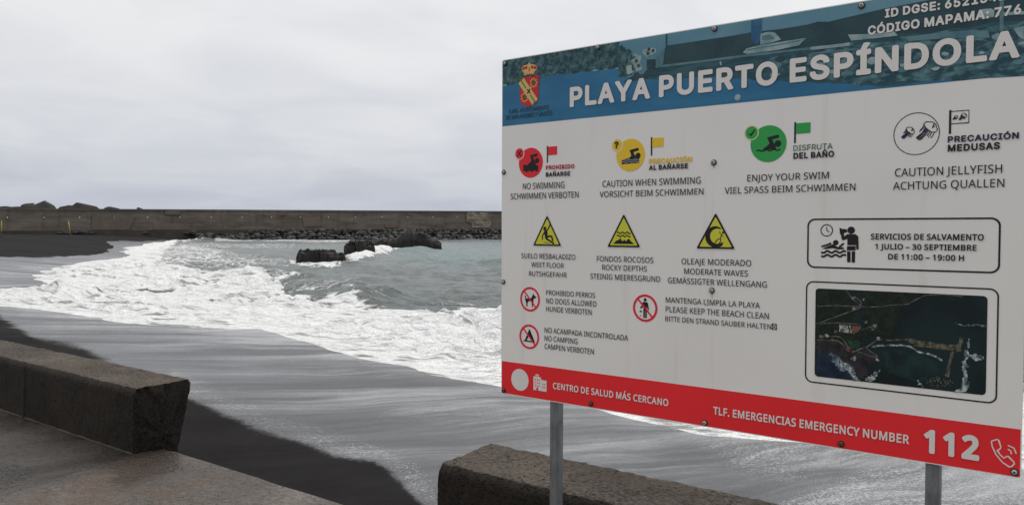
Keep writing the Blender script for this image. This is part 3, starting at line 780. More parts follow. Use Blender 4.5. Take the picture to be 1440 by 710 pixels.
STEP = 0.000012
class Art:
    """flat printed shapes stacked in layers, one mesh"""
    def __init__(s, base=0.0004): s.v = []; s.f = []; s.mi = []; s.mats = []; s.k = base
    def m(s, mat):
        if mat not in s.mats: s.mats.append(mat)
        return s.mats.index(mat)
    def poly(s, pts, mat):
        pts = [Vector((a, b, 0)) for a, b in pts]; b = len(s.v); s.k += STEP
        tri = tessellate_polygon([pts]); s.v += [(p.x, -s.k, p.y) for p in pts]; i = s.m(mat)
        for t in tri:
            a, c, e = (pts[j] for j in t)
            t = tuple(t) if (c - a).cross(e - a).z > 0 else tuple(reversed(t))
            s.f.append(tuple(b + j for j in t)); s.mi.append(i)
    def ring(s, outer, inner, mat):
        b = len(s.v); n = len(outer); s.k += STEP; i = s.m(mat)
        s.v += [(x, -s.k, y) for x, y in outer] + [(x, -s.k, y) for x, y in inner]
        for j in range(n):
            k = (j + 1) % n; s.f.append((b + j, b + k, b + n + k, b + n + j)); s.mi.append(i)
    def disc(s, c, r, mat, n=48, ry=None):
        s.poly([(c[0] + r * math.cos(2 * math.pi * k / n), c[1] + (ry or r) * math.sin(2 * math.pi * k / n)) for k in range(n)], mat)
    def circ(s, c, r, wd, mat, n=64):
        f = lambda q: [(c[0] + q * math.cos(2 * math.pi * k / n), c[1] + q * math.sin(2 * math.pi * k / n)) for k in range(n)]
        s.ring(f(r), f(r - wd), mat)
    def line(s, pts, wd, mat, cap=True, w1=None):
        w1 = wd if w1 is None else w1
        n = len(pts); L, Rr = [], []
        for i, (x, y) in enumerate(pts):
            a = Vector(pts[max(0, i - 1)]); b = Vector(pts[min(n - 1, i + 1)]); d_ = (b - a)
            if d_.length < 1e-9: d_ = Vector((1, 0))
            d_.normalize(); wv = (wd + (w1 - wd) * i / max(1, n - 1)) / 2
            if 0 < i < n - 1:
                e1 = (Vector(pts[i]) - a).normalized(); wv /= max(.55, abs(e1.dot(d_)))
            L.append((x - d_.y * wv, y + d_.x * wv)); Rr.append((x + d_.y * wv, y - d_.x * wv))
        b0 = len(s.v); s.k += STEP; i_ = s.m(mat)
        s.v += [(x, -s.k, y) for x, y in L + Rr]
        for j in range(n - 1):
            s.f.append((b0 + n + j, b0 + n + j + 1, b0 + j + 1, b0 + j)); s.mi.append(i_)
        if cap:
            s.disc(pts[0], wd / 2, mat, 14); s.disc(pts[-1], w1 / 2, mat, 14)
    def build(s, name, parent=None, loc=(0, 0, 0)):
        me = bpy.data.meshes.new(name); me.from_pydata([(x - loc[0], y, z - loc[2]) for x, y, z in s.v], [], s.f)
        for i, p in enumerate(me.polygons): p.material_index = s.mi[i]
        o = link(name, me, s.mats, parent or sign); o.location = (loc[0], 0, Z0 + loc[2]) if (parent is None) else loc
        return o
def rrect(x0, y0, x1, y1, r, n=8):
    o = []
    for cx_, cy_, a in ((x1 - r, y1 - r, 0), (x0 + r, y1 - r, 90), (x0 + r, y0 + r, 180), (x1 - r, y0 + r, 270)):
        for k in range(n + 1):
            t = math.radians(a + 90 * k / n); o.append((cx_ + r * math.cos(t), cy_ + r * math.sin(t)))
    return o
def jag(pts, amp, seed=0, n=6, closed=True):
    q = random.Random(seed); o = []
    P = list(pts) + ([pts[0]] if closed else [])
    for (ax, ay), (bx, by) in zip(P[:-1], P[1:]):
        for k in range(n):
            t = k / n; o.append((ax + (bx - ax) * t + q.uniform(-amp, amp), ay + (by - ay) * t + q.uniform(-amp, amp)))
    if not closed: o.append(P[-1])
    return o
# board: panel with a folded rim
bm = bmesh.new()
rr_ = rrect(0, 0, SWD, SH, .012, 4)
fv = [bm.verts.new((x, 0, z)) for x, z in rr_]; bv = [bm.verts.new((x, .004, z)) for x, z in rr_]
ff = bm.faces.new(fv); bb = bm.faces.new(list(reversed(bv))); bb.material_index = 1
for i in range(len(fv)):
    j = (i + 1) % len(fv); bm.faces.new((fv[j], fv[i], bv[i], bv[j])).material_index = 1
bmesh.ops.recalc_face_normals(bm, faces=bm.faces)
panel = from_bm('panel', bm, [WHITE, ALU], sign); panel.location = (0, 0, Z0)
# printed header picture
EDG = .003
HB = (EDG, ST_BAN, SWD - EDG, SH - EDG)
def SP(pts, z=None):
    o = []
    for x, y in pts:
        if z: x, y = z[0] + x / z[2], z[1] + y / z[2]
        a, b = S(x, y); o.append((min(max(a, HB[0]), HB[2]), min(max(b, HB[1]), HB[3])))
    return o
zA = (700, 60, 4.733); zB = (840, 0, 4.733); zC = (1140, 0, 4.8)
W_BLUE = noisy('print_sea_blue', (.018, .125, .255), (.032, .18, .33), 3.0, .35, .65, (1, 1, 3))
W_HILL = noisy('print_hill', (.008, .050, .062), (.085, .175, .19), 42, .44, .64)
W_SKY = noisy('print_sky', (.085, .22, .30), (.13, .28, .35), 2.5)
W_DARK = noisy('print_breakwater', (.014, .048, .062), (.024, .068, .080), 8)
W_QUAY = noisy('print_quay', (.012, .058, .078), (.032, .105, .125), 9, .4, .6, (1, 1, 5))
W_ROCK = noisy('print_rocks', (.012, .060, .080), (.12, .25, .28), 22, .44, .66, (1, 1, 1.8))
W_LITE = noisy('print_pale', (.16, .27, .30), (.34, .43, .43), 14)
W_MID = noisy('print_teal', (.06, .15, .18), (.11, .22, .25), 12)
W_TOW = noisy('print_tower', (.018, .095, .20), (.04, .15, .26), 18)
W_HOUSE = noisy('print_house', (.20, .28, .27), (.36, .42, .38), 40)
A = Art()
A.poly([(HB[0], HB[1]), (HB[2], HB[1]), (HB[2], HB[3]), (HB[0], HB[3])], W_BLUE)
A.poly(SP([(860, 40), (1445, -60), (1445, 60), (1150, 60), (880, 110)]), W_SKY)
A.poly(jag(SP([(700, 84), (790, 66), (868, 58)]), .0, 1, 1, False) + jag(SP([(870, 62), (880, 68), (891, 77), (897, 90), (893, 100), (878, 112), (869, 109), (868, 97), (827, 100), (784.5, 105.4), (763, 110), (732, 116), (700, 122)]), .006, 2, 5, False), W_HILL)
A.poly(SP([(900, 110), (933, 70), (939, 64.4), (985, 57.5), (1030, 50.7), (1055.5, 46), (1100, 41), (1136, 35), (1150, 31), (1165, 31), (1244, 12.5), (1300, 2), (1445, -28), (1445, 50), (1300, 60), (1140, 84), (1000, 104)]), W_DARK)
A.poly(jag(SP([(905, 112), (925, 96), (1045, 80), (1140, 69), (1265, 50), (1445, 28), (1445, 112), (1240, 122), (1150, 116), (1060, 112), (1000, 108)]), .004, 3, 7), W_QUAY)
A.poly(jag(SP([(1060, 86), (1140, 72), (1265, 54), (1445, 30), (1445, 112), (1225, 121), (1200, 118), (1150, 104), (1100, 100)]), .007, 4, 8), W_ROCK)
q = random.Random(11)
for _ in range(70):
    x = q.uniform(1080, 1440); y = 108 - (x - 1080) * .06 + q.uniform(-34, 8) - (x - 1080) * .02; a_, b_ = SP([(x, y)])[0]
    rr2 = q.uniform(.006, .022)
    A.poly([(min(a_ + rr2 * q.uniform(.7, 1.5) * math.cos(t), HB[2]), max(HB[1] + .001, b_ + rr2 * q.uniform(.35, .7) * math.sin(t))) for t in [k * math.pi / 3.5 for k in range(7)]], q.choice([W_LITE, W_MID, W_MID, W_DARK, W_QUAY]))
A.line(SP([(922, 94.5), (985, 87), (1045, 79.3), (1140, 68.5), (1200, 62)]), .008, W_MID, False)
A.line(SP([(1140, 76), (1200, 70), (1290, 62)]), .006, W_MID, False)
A.poly(jag(SP([(878, 118), (892, 102), (905, 104), (912, 110)]), .006, 8, 4), W_DARK)
for pts in ([(225, 405), (285, 380), (300, 460), (260, 478)], [(245, 360), (290, 370), (300, 395), (262, 400)], [(300, 345), (340, 318), (390, 325), (395, 360), (330, 385)], [(190, 450), (225, 430), (240, 480), (200, 500)]):
    A.poly(jag(SP(pts, zB), .003, 9, 3), W_HOUSE)
for x, y in ((262, 408), (275, 440), (345, 330), (338, 358), (372, 340)):
    a_, b_ = SP([(x, y)], zB)[0]; A.poly([(a_ - .006, b_ - .006), (a_ + .006, b_ - .006), (a_ + .006, b_ + .006), (a_ - .006, b_ + .006)], W_DARK)
A.poly(SP([(330, 400), (385, 395), (388, 450), (330, 458)], zB), W_DARK)
A.poly(SP([(388, 385), (415, 350), (452, 322), (440, 430), (390, 446)], zB), W_MID)
A.poly(SP([(1025, 137), (1095, 122), (1095, 262), (1058, 302), (1025, 268)], zB), W_TOW)
A.poly(SP([(970, 352), (995, 325), (1085, 302), (1200, 285), (1392, 255), (1345, 303), (1200, 335), (1000, 362)], zB), W_LITE)
A.poly(SP([(1085, 300), (1088, 228), (1120, 218), (1162, 215), (1185, 222), (1225, 266), (1160, 285)], zB), W_LITE)
A.poly(SP([(1095, 270), (1098, 240), (1150, 232), (1175, 250), (1180, 265)], zB), W_MID)
A.line(SP([(1000, 335), (1200, 302), (1350, 272)], zB), .004, W_MID, False)
A.poly(SP([(252, 236), (400, 232), (560, 212), (592, 243), (430, 262), (275, 277)], zC), W_LITE)
A.poly(SP([(640, 250), (900, 222), (1095, 203), (1200, 215), (1210, 258), (900, 262), (660, 282)], zC), W_MID)
A.poly(SP([(1130, 90), (1160, 65), (1215, 60), (1240, 72), (1240, 118), (1140, 130)], zC), W_LITE)
A.poly(SP([(1250, 90), (1440, 78), (1440, 100), (1260, 110)], zC), W_LITE)
A.poly(SP([(1370, 195), (1440, 178), (1440, 270), (1405, 250)], zC), W_LITE)
A.line(SP([(1290, -8), (1289, 212)], zC), .010, W_MID, False)
A.line(SP([(0, 330), (140, 316), (265, 300)], zC), .010, W_LITE, False)
A.disc(SP([(935, 650)], zB)[0], .011, W_LITE, 12)
A.line(SP([(461, 228), (461, 312)], zB), .006, W_DARK, False)
A.line(SP([(820, 412), (824, 436)], zB), .006, W_LITE, False)
A.line(SP([(706, 121), (713, 120)]), .005, W_LITE, False)
for x in (834, 838, 850, 866): A.line(SP([(x, 100 - (x - 834) * .1), (x + 4, 99.4 - (x - 834) * .1)]), .004, W_LITE, False)
A.build('header_picture')
A = Art(); A.poly([(EDG, EDG), (SWD - EDG, EDG), (SWD - EDG, ST_RED), (EDG, ST_RED)], FOOT); A.build('footer_band')

# lettering
def earclip(loops):
    """triangles (indices into the concatenated loops) of an outer contour (anticlockwise) and its holes"""
    pts = [p for l in loops for p in l]; idx = []; b = 0
    for l in loops: idx.append(list(range(b, b + len(l)))); b += len(l)
    cross = lambda a, b_, c: (pts[b_].x - pts[a].x) * (pts[c].y - pts[a].y) - (pts[b_].y - pts[a].y) * (pts[c].x - pts[a].x)
    def hit(a, b_, c, d):
        return cross(a, b_, c) * cross(a, b_, d) < 0 and cross(c, d, a) * cross(c, d, b_) < 0
    poly = idx[0]
    for h in sorted(idx[1:], key=lambda q: -max(pts[i].x for i in q)):
        k = max(range(len(h)), key=lambda i: pts[h[i]].x); m = h[k]
        edges = [(poly[i - 1], poly[i]) for i in range(len(poly))] + [(g[i - 1], g[i]) for g in idx[1:] for i in range(len(g))]
        for j in sorted(range(len(poly)), key=lambda i: (pts[poly[i]] - pts[m]).length):
            q = poly[j]
            if not any(m not in e_ and q not in e_ and hit(m, q, *e_) for e_ in edges): break
        poly = poly[:j + 1] + h[k:] + h[:k + 1] + poly[j:]
    T = []; poly = list(poly)
    while len(poly) > 3:
        n = len(poly); best = None
        for i in range(n):
            a, c, d = poly[i - 1], poly[i], poly[(i + 1) % n]; ar = cross(a, c, d)
            if ar <= 1e-12:
                if abs(ar) <= 1e-12: best = (i, None); break
                continue
            ok = True
            for q in poly:
                if q in (a, c, d) or (pts[q] - pts[a]).length < 1e-9 or (pts[q] - pts[c]).length < 1e-9 or (pts[q] - pts[d]).length < 1e-9: continue
                if cross(a, c, q) >= 0 and cross(c, d, q) >= 0 and cross(d, a, q) >= 0: ok = False; break
            if ok: best = (i, (a, c, d)); break
        if best is None: break
        if best[1]: T.append(best[1])
        poly.pop(best[0])
    if len(poly) == 3: T.append(tuple(poly))
    return T
# letter outlines (thousandths of the type size): advance, closed contours
FONT = {
 'r': {
  ' ': (209, []),
  '.': (221, [[94,-13,121,-13,136,-7,150,5,158,22,157,28,160,34,160,52,156,72,144,88,121,99,97,100,78,93,62,78,56,63,55,28,61,11,78,-7]]),
  'A': (519, [[3,-2,63,-4,70,-2,81,9,142,169,151,173,363,174,434,2,439,-2,451,-4,498,-4,513,4,298,561,286,577,234,579,222,575,216,566,-3,4],[175,246,173,251,230,404,250,469,257,481,278,416,338,251,334,245]]),
  'B': (528, [[81,-2,270,-4,316,-2,335,4,341,2,358,9,373,10,411,28,434,45,436,51,441,52,459,75,473,104,471,110,476,116,480,139,480,186,476,192,479,198,470,226,458,247,435,271,405,288,400,287,388,295,382,293,367,304,400,317,429,339,447,363,460,404,462,416,459,422,462,428,462,439,459,445,461,451,454,486,438,516,411,541,358,563,286,575,88,577,76,570,74,10],[158,65,153,69,155,263,264,265,270,268,276,264,317,262,335,255,341,257,344,251,370,236,379,228,388,212,392,210,391,204,396,192,399,169,396,151,398,145,394,140,393,128,376,102,360,86,341,76,305,67,300,63,294,66,264,63],[158,333,154,339,154,504,158,507,252,507,258,510,264,506,282,507,347,490,368,469,381,434,379,404,382,398,376,392,375,381,369,375,368,369,348,351,347,346,341,347,317,337,252,331]]),
  'C': (513, [[274,-10,365,-10,418,-1,459,12,463,26,460,78,324,56,265,64,235,74,218,86,212,85,211,90,173,126,147,175,142,178,144,184,134,220,130,267,133,349,142,384,161,426,185,461,218,488,259,506,300,513,353,513,388,505,394,507,400,500,455,484,482,539,482,547,474,555,453,563,447,563,443,567,412,575,365,582,318,584,288,580,282,582,224,570,177,549,142,526,141,521,135,520,100,480,75,437,76,431,71,426,57,384,59,378,53,367,46,308,47,243,55,190,59,175,65,167,63,161,88,103,126,55,171,21,224,-1,230,1,237,-4]]),
  'D': (592, [[80,-2,252,-4,300,0,305,4,311,2,347,9,394,26,408,34,411,39,417,39,428,45,457,69,458,74,464,75,488,104,488,110,494,112,517,157,533,210,539,263,537,345,524,404,517,423,511,428,513,434,505,448,474,492,441,522,435,523,433,528,375,557,317,572,311,569,305,573,258,576,88,577,76,570,74,10],[158,66,153,69,154,504,158,507,235,507,241,510,252,505,282,506,347,491,376,474,382,474,404,451,417,436,437,404,441,391,447,386,444,381,450,369,454,328,458,322,455,316,458,292,456,269,458,263,455,257,449,210,444,198,446,192,441,189,433,169,411,136,388,112,352,88,305,71,264,67,258,63,252,67]]),
  'E': (452, [[81,-2,388,-4,400,3,402,51,397,63,388,67,164,67,158,64,154,75,154,257,157,263,376,264,385,269,387,281,387,322,382,334,158,335,154,339,156,504,158,508,388,506,400,510,402,522,402,563,395,575,88,577,76,570,74,10]]),
  'F': (423, [[81,-2,141,-4,153,4,154,234,158,238,370,239,382,243,386,251,386,298,382,307,376,310,158,311,154,316,156,504,158,508,388,506,400,510,402,522,402,563,395,575,88,577,76,570,74,10]]),
  'G': (590, [[285,-10,359,-11,400,-8,406,-4,412,-7,466,2,477,8,482,6,525,20,528,31,526,302,518,306,335,306,327,302,322,290,322,249,330,236,447,236,450,231,447,73,441,67,430,68,377,57,347,59,341,55,335,59,324,60,318,56,312,59,271,64,259,70,253,67,249,73,230,80,212,91,206,92,205,96,177,123,154,155,147,175,142,178,144,184,130,237,126,290,133,343,131,349,154,414,186,455,200,467,200,471,248,496,277,507,306,513,394,511,406,505,424,504,453,494,459,496,463,490,488,482,499,496,519,543,507,555,441,575,388,583,343,584,306,582,300,579,294,581,248,573,241,567,235,569,187,549,135,513,99,473,75,431,75,426,71,422,59,390,50,349,45,278,53,202,77,129,95,96,113,73,160,31,182,18,188,19,192,14,206,8,245,-4]]),
  'H': (601, [[81,-2,141,-4,153,4,154,257,158,263,435,262,439,257,440,4,447,-2,458,-4,505,-4,517,3,520,10,520,557,518,569,512,575,452,576,446,575,438,563,439,339,435,334,158,335,154,339,153,569,147,575,135,577,88,577,76,570,74,10]]),
  'I': (278, [[35,-2,224,-4,236,-2,242,4,243,34,238,45,172,63,176,69,176,504,172,510,238,528,242,534,243,563,242,569,236,575,42,577,30,569,28,539,35,528,89,513,94,510,96,504,96,63,89,59,35,45,28,34,28,10]]),
  'J': (225, [[-30,-154,24,-154,59,-146,83,-135,116,-107,131,-84,130,-78,136,-73,142,-54,150,16,150,558,148,569,142,576,83,577,76,575,71,569,71,-19,57,-54,42,-71,24,-80,-5,-88,-58,-79,-64,-82,-65,-142,-56,-148]]),
  'K': (503, [[81,-2,141,-4,152,3,154,216,156,222,205,266,211,263,405,2,417,-3,482,-4,497,4,266,322,489,569,483,575,411,577,394,568,158,306,154,316,153,569,147,575,135,577,88,577,76,570,74,10]]),
  'L': (427, [[81,-2,388,-4,400,-2,404,10,404,57,400,65,394,67,156,69,154,75,154,563,148,575,141,576,88,577,76,570,74,563,74,10]]),
  'M': (734, [[81,-2,135,-4,142,-2,148,10,147,478,323,8,333,-2,341,-4,382,-4,394,2,398,10,576,478,574,10,581,-2,588,-4,648,-2,654,10,655,369,654,563,647,575,552,577,541,570,364,115,358,122,188,571,182,575,170,577,88,577,76,570,72,363,74,10]]),
  'N': (616, [[81,-2,135,-4,142,-2,148,10,148,328,143,451,147,459,441,3,447,-3,458,-4,523,-3,535,4,536,563,530,575,476,577,464,572,460,563,460,245,464,239,461,234,464,110,170,566,152,577,88,577,76,570,74,10]]),
  'O': (633, [[274,-10,335,-11,388,-4,394,1,400,-1,439,14,477,36,510,67,539,108,563,161,574,208,580,249,577,255,581,261,579,337,575,361,571,367,573,373,567,390,568,396,553,439,547,443,548,449,524,490,484,531,447,556,441,555,437,561,377,580,330,585,253,580,203,567,157,543,116,508,86,467,65,418,51,361,53,355,49,349,45,290,51,214,61,167,65,155,71,149,69,143,93,96,124,57,171,22,218,1],[288,60,253,65,206,87,166,126,166,131,148,161,130,237,130,314,136,367,142,396,149,408,148,414,168,449,218,495,224,494,230,501,235,500,271,513,353,511,359,513,394,500,400,501,402,496,412,495,413,490,424,483,430,484,430,478,464,443,464,437,481,402,494,361,492,355,496,320,500,314,497,308,497,290,500,284,496,261,500,255,496,249,489,202,476,161,459,128,430,92,400,74,365,61,359,64,335,59,330,55,324,59,312,59,300,55]]),
  'P': (492, [[81,-2,141,-4,153,4,153,216,158,219,264,222,323,233,358,248,388,267,411,291,425,310,424,316,429,318,441,351,442,369,447,381,447,428,441,457,430,486,410,516,400,527,394,528,393,534,364,552,329,565,323,563,310,569,264,575,88,577,76,570,74,10],[158,289,153,292,154,504,158,507,235,506,241,510,247,506,294,499,329,485,351,463,363,428,368,398,361,357,341,325,319,310,317,304,311,306,300,299,276,293,235,290,229,287,223,289]]),
  'Q': (633, [[445,-138,530,-140,541,-139,549,-132,419,3,472,32,506,62,537,103,559,150,573,203,571,209,577,222,581,268,578,344,565,407,542,462,512,505,477,537,441,559,394,576,388,574,376,580,359,580,347,584,277,583,271,580,265,582,218,572,168,550,165,545,159,545,122,515,94,480,94,474,88,470,70,432,53,374,45,297,46,250,49,227,53,221,51,215,64,156,77,126,82,121,82,115,94,94,100,91,100,85,118,64,145,38,184,15,218,1,224,3,230,-1,265,-9,294,-11,300,-9,306,-12,330,-9,435,-132],[277,61,212,81,173,121,148,162,130,232,128,291,133,356,142,397,160,432,160,438,165,441,172,456,218,494,271,513,277,511,312,515,359,513,371,507,382,507,388,501,418,490,451,456,475,421,494,362,492,356,497,291,500,285,497,280,496,256,499,250,481,174,451,115,430,94,400,75,371,63,365,64,330,56,324,59,294,60,288,56]]),
  'R': (505, [[81,-2,141,-4,153,4,154,228,158,233,258,233,264,227,394,7,411,-4,470,-4,482,-2,489,4,336,251,341,257,382,279,411,304,435,340,447,385,447,435,433,486,410,522,389,539,369,551,317,569,264,576,88,577,76,570,74,10],[158,302,154,304,155,504,235,506,241,510,247,506,282,503,305,497,335,484,357,457,368,416,363,375,357,357,340,334,323,320,300,309,258,302,252,298,247,302]]),
  'S': (447, [[148,-10,210,-12,263,-6,309,8,341,26,369,49,392,84,404,122,406,161,404,184,393,220,378,243,369,249,368,255,355,267,296,302,180,352,142,378,129,396,127,412,123,420,126,437,122,443,130,461,128,467,133,469,145,487,163,499,180,507,210,513,245,513,280,509,327,499,363,484,374,497,389,537,389,549,384,555,345,569,339,567,330,573,292,580,233,584,186,581,152,573,145,567,139,568,112,555,110,550,104,550,74,523,57,495,45,449,45,414,57,367,78,331,103,308,141,284,239,243,251,241,269,229,274,230,276,226,292,218,313,196,327,161,324,131,327,126,320,114,321,108,316,105,304,89,280,75,274,67,269,69,257,61,251,64,216,59,210,55,204,59,192,59,180,56,174,59,139,64,133,61,124,67,104,68,98,73,44,90,39,84,37,73,39,19,51,11,80,1]]),
  'T': (452, [[188,-2,247,-4,259,1,263,10,264,504,436,508,441,522,441,563,436,575,18,577,6,569,6,510,18,506,177,506,183,498,183,10]]),
  'U': (593, [[253,-10,329,-10,394,5,423,20,453,41,476,67,494,96,502,114,500,120,509,137,516,184,517,561,512,575,453,577,443,573,438,561,438,202,441,196,437,190,434,161,427,137,429,131,423,129,394,87,376,75,341,62,325,61,317,57,300,59,294,55,288,59,276,56,265,61,247,61,212,74,173,108,163,126,147,173,150,178,147,196,147,567,141,575,135,573,129,577,82,577,70,568,68,208,76,136,82,118,87,114,86,108,101,78,135,38,176,11,206,0,212,2,219,-4]]),
  'V': (488, [[203,-2,269,-4,281,2,284,10,478,551,483,569,476,575,428,579,409,575,398,565,274,210,274,204,255,151,257,145,251,139,239,102,213,192,81,569,75,575,63,577,16,577,4,575,-3,569,143,157]]),
  'W': (752, [[161,-2,226,-4,233,-2,241,10,347,375,366,451,373,458,398,363,503,10,512,-2,520,-4,573,-4,584,2,590,12,630,163,636,175,636,186,737,571,726,576,673,577,661,575,655,569,563,204,543,112,517,222,414,564,408,574,396,577,343,577,336,575,326,561,228,228,202,114,196,143,191,151,193,157,184,197,179,204,181,210,90,568,84,575,73,577,20,576,8,571,107,186,155,8]]),
  'Y': (460, [[191,-2,251,-4,265,4,267,10,267,216,263,222,269,224,453,563,455,569,451,573,439,577,386,577,369,567,228,301,86,566,69,577,16,577,4,575,-3,569,187,216,187,10]]),
  'Z': (465, [[33,-2,417,-4,429,2,431,51,430,63,423,67,127,69,419,510,423,528,423,563,418,575,52,577,40,573,36,563,36,516,40,508,46,505,317,505,320,498,31,63,26,45,26,10]]),
  'Ä': (519, [[3,-2,63,-4,70,-2,81,9,142,169,151,173,363,174,434,2,439,-2,451,-4,498,-4,513,4,298,561,286,577,234,579,222,575,216,566,-3,4],[175,246,173,251,230,404,250,469,257,481,278,416,338,251,334,245],[177,645,198,649,210,657,222,684,216,713,209,722,192,730,175,731,161,728,145,713,139,695,143,669,150,657,163,649],[327,645,352,651,365,663,371,681,371,698,364,716,357,723,339,731,334,729,328,732,304,723,297,716,290,698,291,681,296,663,310,651]]),
  'É': (452, [[81,-2,388,-4,400,3,402,51,397,63,388,67,164,67,158,64,154,75,154,257,157,263,376,264,385,269,387,281,387,322,382,334,158,335,154,339,156,504,158,508,388,506,400,510,402,522,402,563,395,575,88,577,76,570,74,10],[204,628,241,625,258,632,321,692,352,728,354,734,365,745,364,755,352,761,288,761,275,757,200,641,199,634]]),
 },
 'b': {
  ' ': (188, []),
  '0': (507, [[194,-38,234,-40,270,-36,275,-32,281,-34,316,-20,358,9,388,44,411,88,425,133,437,203,439,262,432,344,417,404,411,409,413,415,393,455,366,491,328,522,287,540,246,548,199,547,158,538,123,521,93,497,69,468,68,462,64,460,46,427,27,374,17,309,14,250,19,174,34,110,55,62,81,24,117,-8,152,-27],[217,85,199,90,189,97,175,112,164,133,148,186,143,268,152,340,162,374,171,391,185,409,199,419,228,425,246,422,261,415,278,397,287,381,297,356,305,321,310,238,300,162,280,115,264,95,252,89,240,84]]),
  '1': (507, [[64,-31,75,-34,86,-31,86,-2,86,-31,92,-34,381,-34,386,-31,398,-34,425,-8,422,4,425,10,423,69,410,75,408,81,398,89,316,89,311,92,310,498,306,504,310,510,304,516,305,522,298,535,275,542,269,540,263,543,204,542,198,540,186,542,56,445,57,428,52,416,53,328,57,318,104,330,175,381,178,375,179,92,175,88,69,89,45,69,43,63,45,4,42,-8]]),
  '2': (507, [[51,-31,62,-34,74,-31,74,-2,74,-31,80,-34,374,-34,380,-31,397,-34,403,-31,423,-8,422,63,415,69,403,90,391,90,386,87,380,91,230,92,304,169,368,245,397,292,412,339,413,392,410,416,399,445,386,470,368,491,339,516,315,530,268,545,239,549,191,547,159,539,121,523,95,504,72,481,50,447,36,404,32,369,35,345,56,328,121,329,127,332,133,329,156,330,163,381,170,398,186,415,209,424,239,424,262,416,274,406,282,392,286,369,279,339,256,305,43,75,31,57,30,10,32,4,30,-8]]),
  '4': (507, [[267,-31,279,-33,291,-31,297,-34,332,-34,338,-31,350,-34,354,-31,374,-14,377,-8,373,4,377,10,377,69,408,74,420,71,447,98,444,110,447,116,447,151,444,157,447,169,444,174,426,194,420,196,408,193,403,196,377,198,377,304,373,310,373,334,367,342,350,347,345,351,273,351,251,334,248,304,247,198,167,198,351,510,314,543,303,540,297,543,255,543,250,540,238,543,220,528,13,181,6,163,8,157,6,151,6,116,8,110,6,98,32,72,49,75,50,104,50,75,55,72,244,72,248,63,248,-8,261,-19]]),
  '5': (507, [[186,-38,217,-41,258,-38,299,-27,323,-16,358,9,376,27,396,56,411,86,423,133,423,195,417,223,405,256,374,303,333,338,311,350,282,361,252,366,240,363,234,367,223,367,217,363,205,366,175,362,181,415,187,418,382,420,400,444,400,450,400,509,387,538,382,542,370,542,364,539,358,542,111,543,105,539,87,542,79,538,62,515,34,244,52,223,134,212,140,213,164,230,193,240,217,243,240,240,258,232,272,221,284,203,292,180,292,144,280,115,270,103,252,90,229,84,199,87,178,97,162,115,152,147,129,163,52,164,24,138,29,103,40,68,52,45,70,22,98,-3,117,-15,146,-28,170,-35,176,-32]]),
  '6': (507, [[194,-38,256,-39,297,-29,332,-12,362,11,385,37,403,68,416,103,423,150,420,191,410,233,391,269,368,298,338,321,299,338,254,350,359,503,332,542,321,542,315,539,309,542,262,543,256,539,250,543,226,530,79,313,55,268,38,221,34,203,37,197,32,195,30,180,32,127,38,99,56,56,82,21,109,-4,149,-26],[209,85,185,97,167,121,161,138,160,174,168,197,185,218,209,229,238,230,262,222,280,203,292,174,292,138,282,115,262,93,244,85]]),
  '7': (507, [[85,-31,113,-34,154,-34,160,-31,166,-34,193,-19,421,434,424,457,424,522,419,531,390,543,384,540,378,543,78,543,72,539,72,510,72,539,54,542,49,540,28,516,31,504,28,498,28,463,31,457,28,445,49,420,269,416,61,4,61,-2]]),
  '9': (507, [[123,-31,126,-34,138,-31,144,-34,191,-34,197,-31,203,-34,228,-19,367,186,396,239,415,289,422,328,421,375,415,408,409,416,410,422,397,451,377,481,347,510,319,528,285,541,250,548,209,548,162,540,133,528,97,504,74,481,55,451,39,416,31,375,31,328,43,275,58,245,85,211,109,192,144,174,191,162,198,157,88,-2],[209,280,184,292,166,316,161,334,161,369,169,392,191,416,209,424,238,425,262,416,280,398,292,369,292,334,283,310,262,287,244,279]]),
  ':': (242, [[74,-36,95,-39,124,-34,154,-12,171,17,175,41,172,47,170,70,148,100,124,116,95,121,72,117,42,100,21,70,22,64,15,41,24,6,42,-18,60,-30,65,-30],[72,241,83,237,112,238,134,247,148,256,160,270,171,293,174,317,173,335,166,353,154,371,124,391,101,396,77,394,61,388,43,376,21,347,16,317,17,300,23,282,48,253]]),
  '?': (413, [[146,-36,161,-39,196,-31,220,-15,237,11,244,41,237,71,217,100,202,108,196,116,190,114,187,117,190,121,196,118,202,119,220,130,227,153,230,188,238,206,296,250,331,288,349,324,356,359,357,394,352,429,334,470,316,494,289,517,267,530,261,530,256,535,231,543,196,548,149,548,117,541,88,529,84,524,78,525,43,498,26,478,8,447,-3,411,-8,370,20,344,102,347,113,353,125,370,134,406,155,423,178,427,196,425,214,416,225,400,227,376,218,353,202,336,161,307,133,282,114,251,102,211,99,176,101,170,98,164,105,129,108,125,131,118,137,122,140,117,131,116,117,106,96,82,86,53,86,29,90,11,102,-9,127,-30,137,-30]]),
  'A': (534, [[2,-31,21,-33,26,-31,32,-34,73,-34,79,-31,85,-34,111,-25,157,104,162,108,321,106,364,-14,379,-31,385,-33,468,-33,502,-8,307,522,285,543,273,540,268,543,185,541,171,522,-20,-2],[203,233,238,339,275,234]]),
  'B': (511, [[47,-31,52,-34,64,-31,70,-34,241,-34,247,-31,252,-34,323,-25,352,-15,388,5,411,25,435,60,447,92,450,116,447,128,452,134,447,145,451,151,448,175,441,201,423,234,389,269,409,292,424,322,432,363,430,404,417,445,405,467,388,489,352,516,311,534,264,542,70,543,64,540,52,543,26,516,29,504,26,498,26,10,29,4,26,-8],[164,91,160,92,159,98,159,192,164,197,252,197,276,193,300,181,318,157,321,139,319,122,311,110,294,98,258,92],[164,320,159,322,159,328,159,416,241,418,264,415,282,409,297,392,301,381,300,357,290,339,276,328,247,320]]),
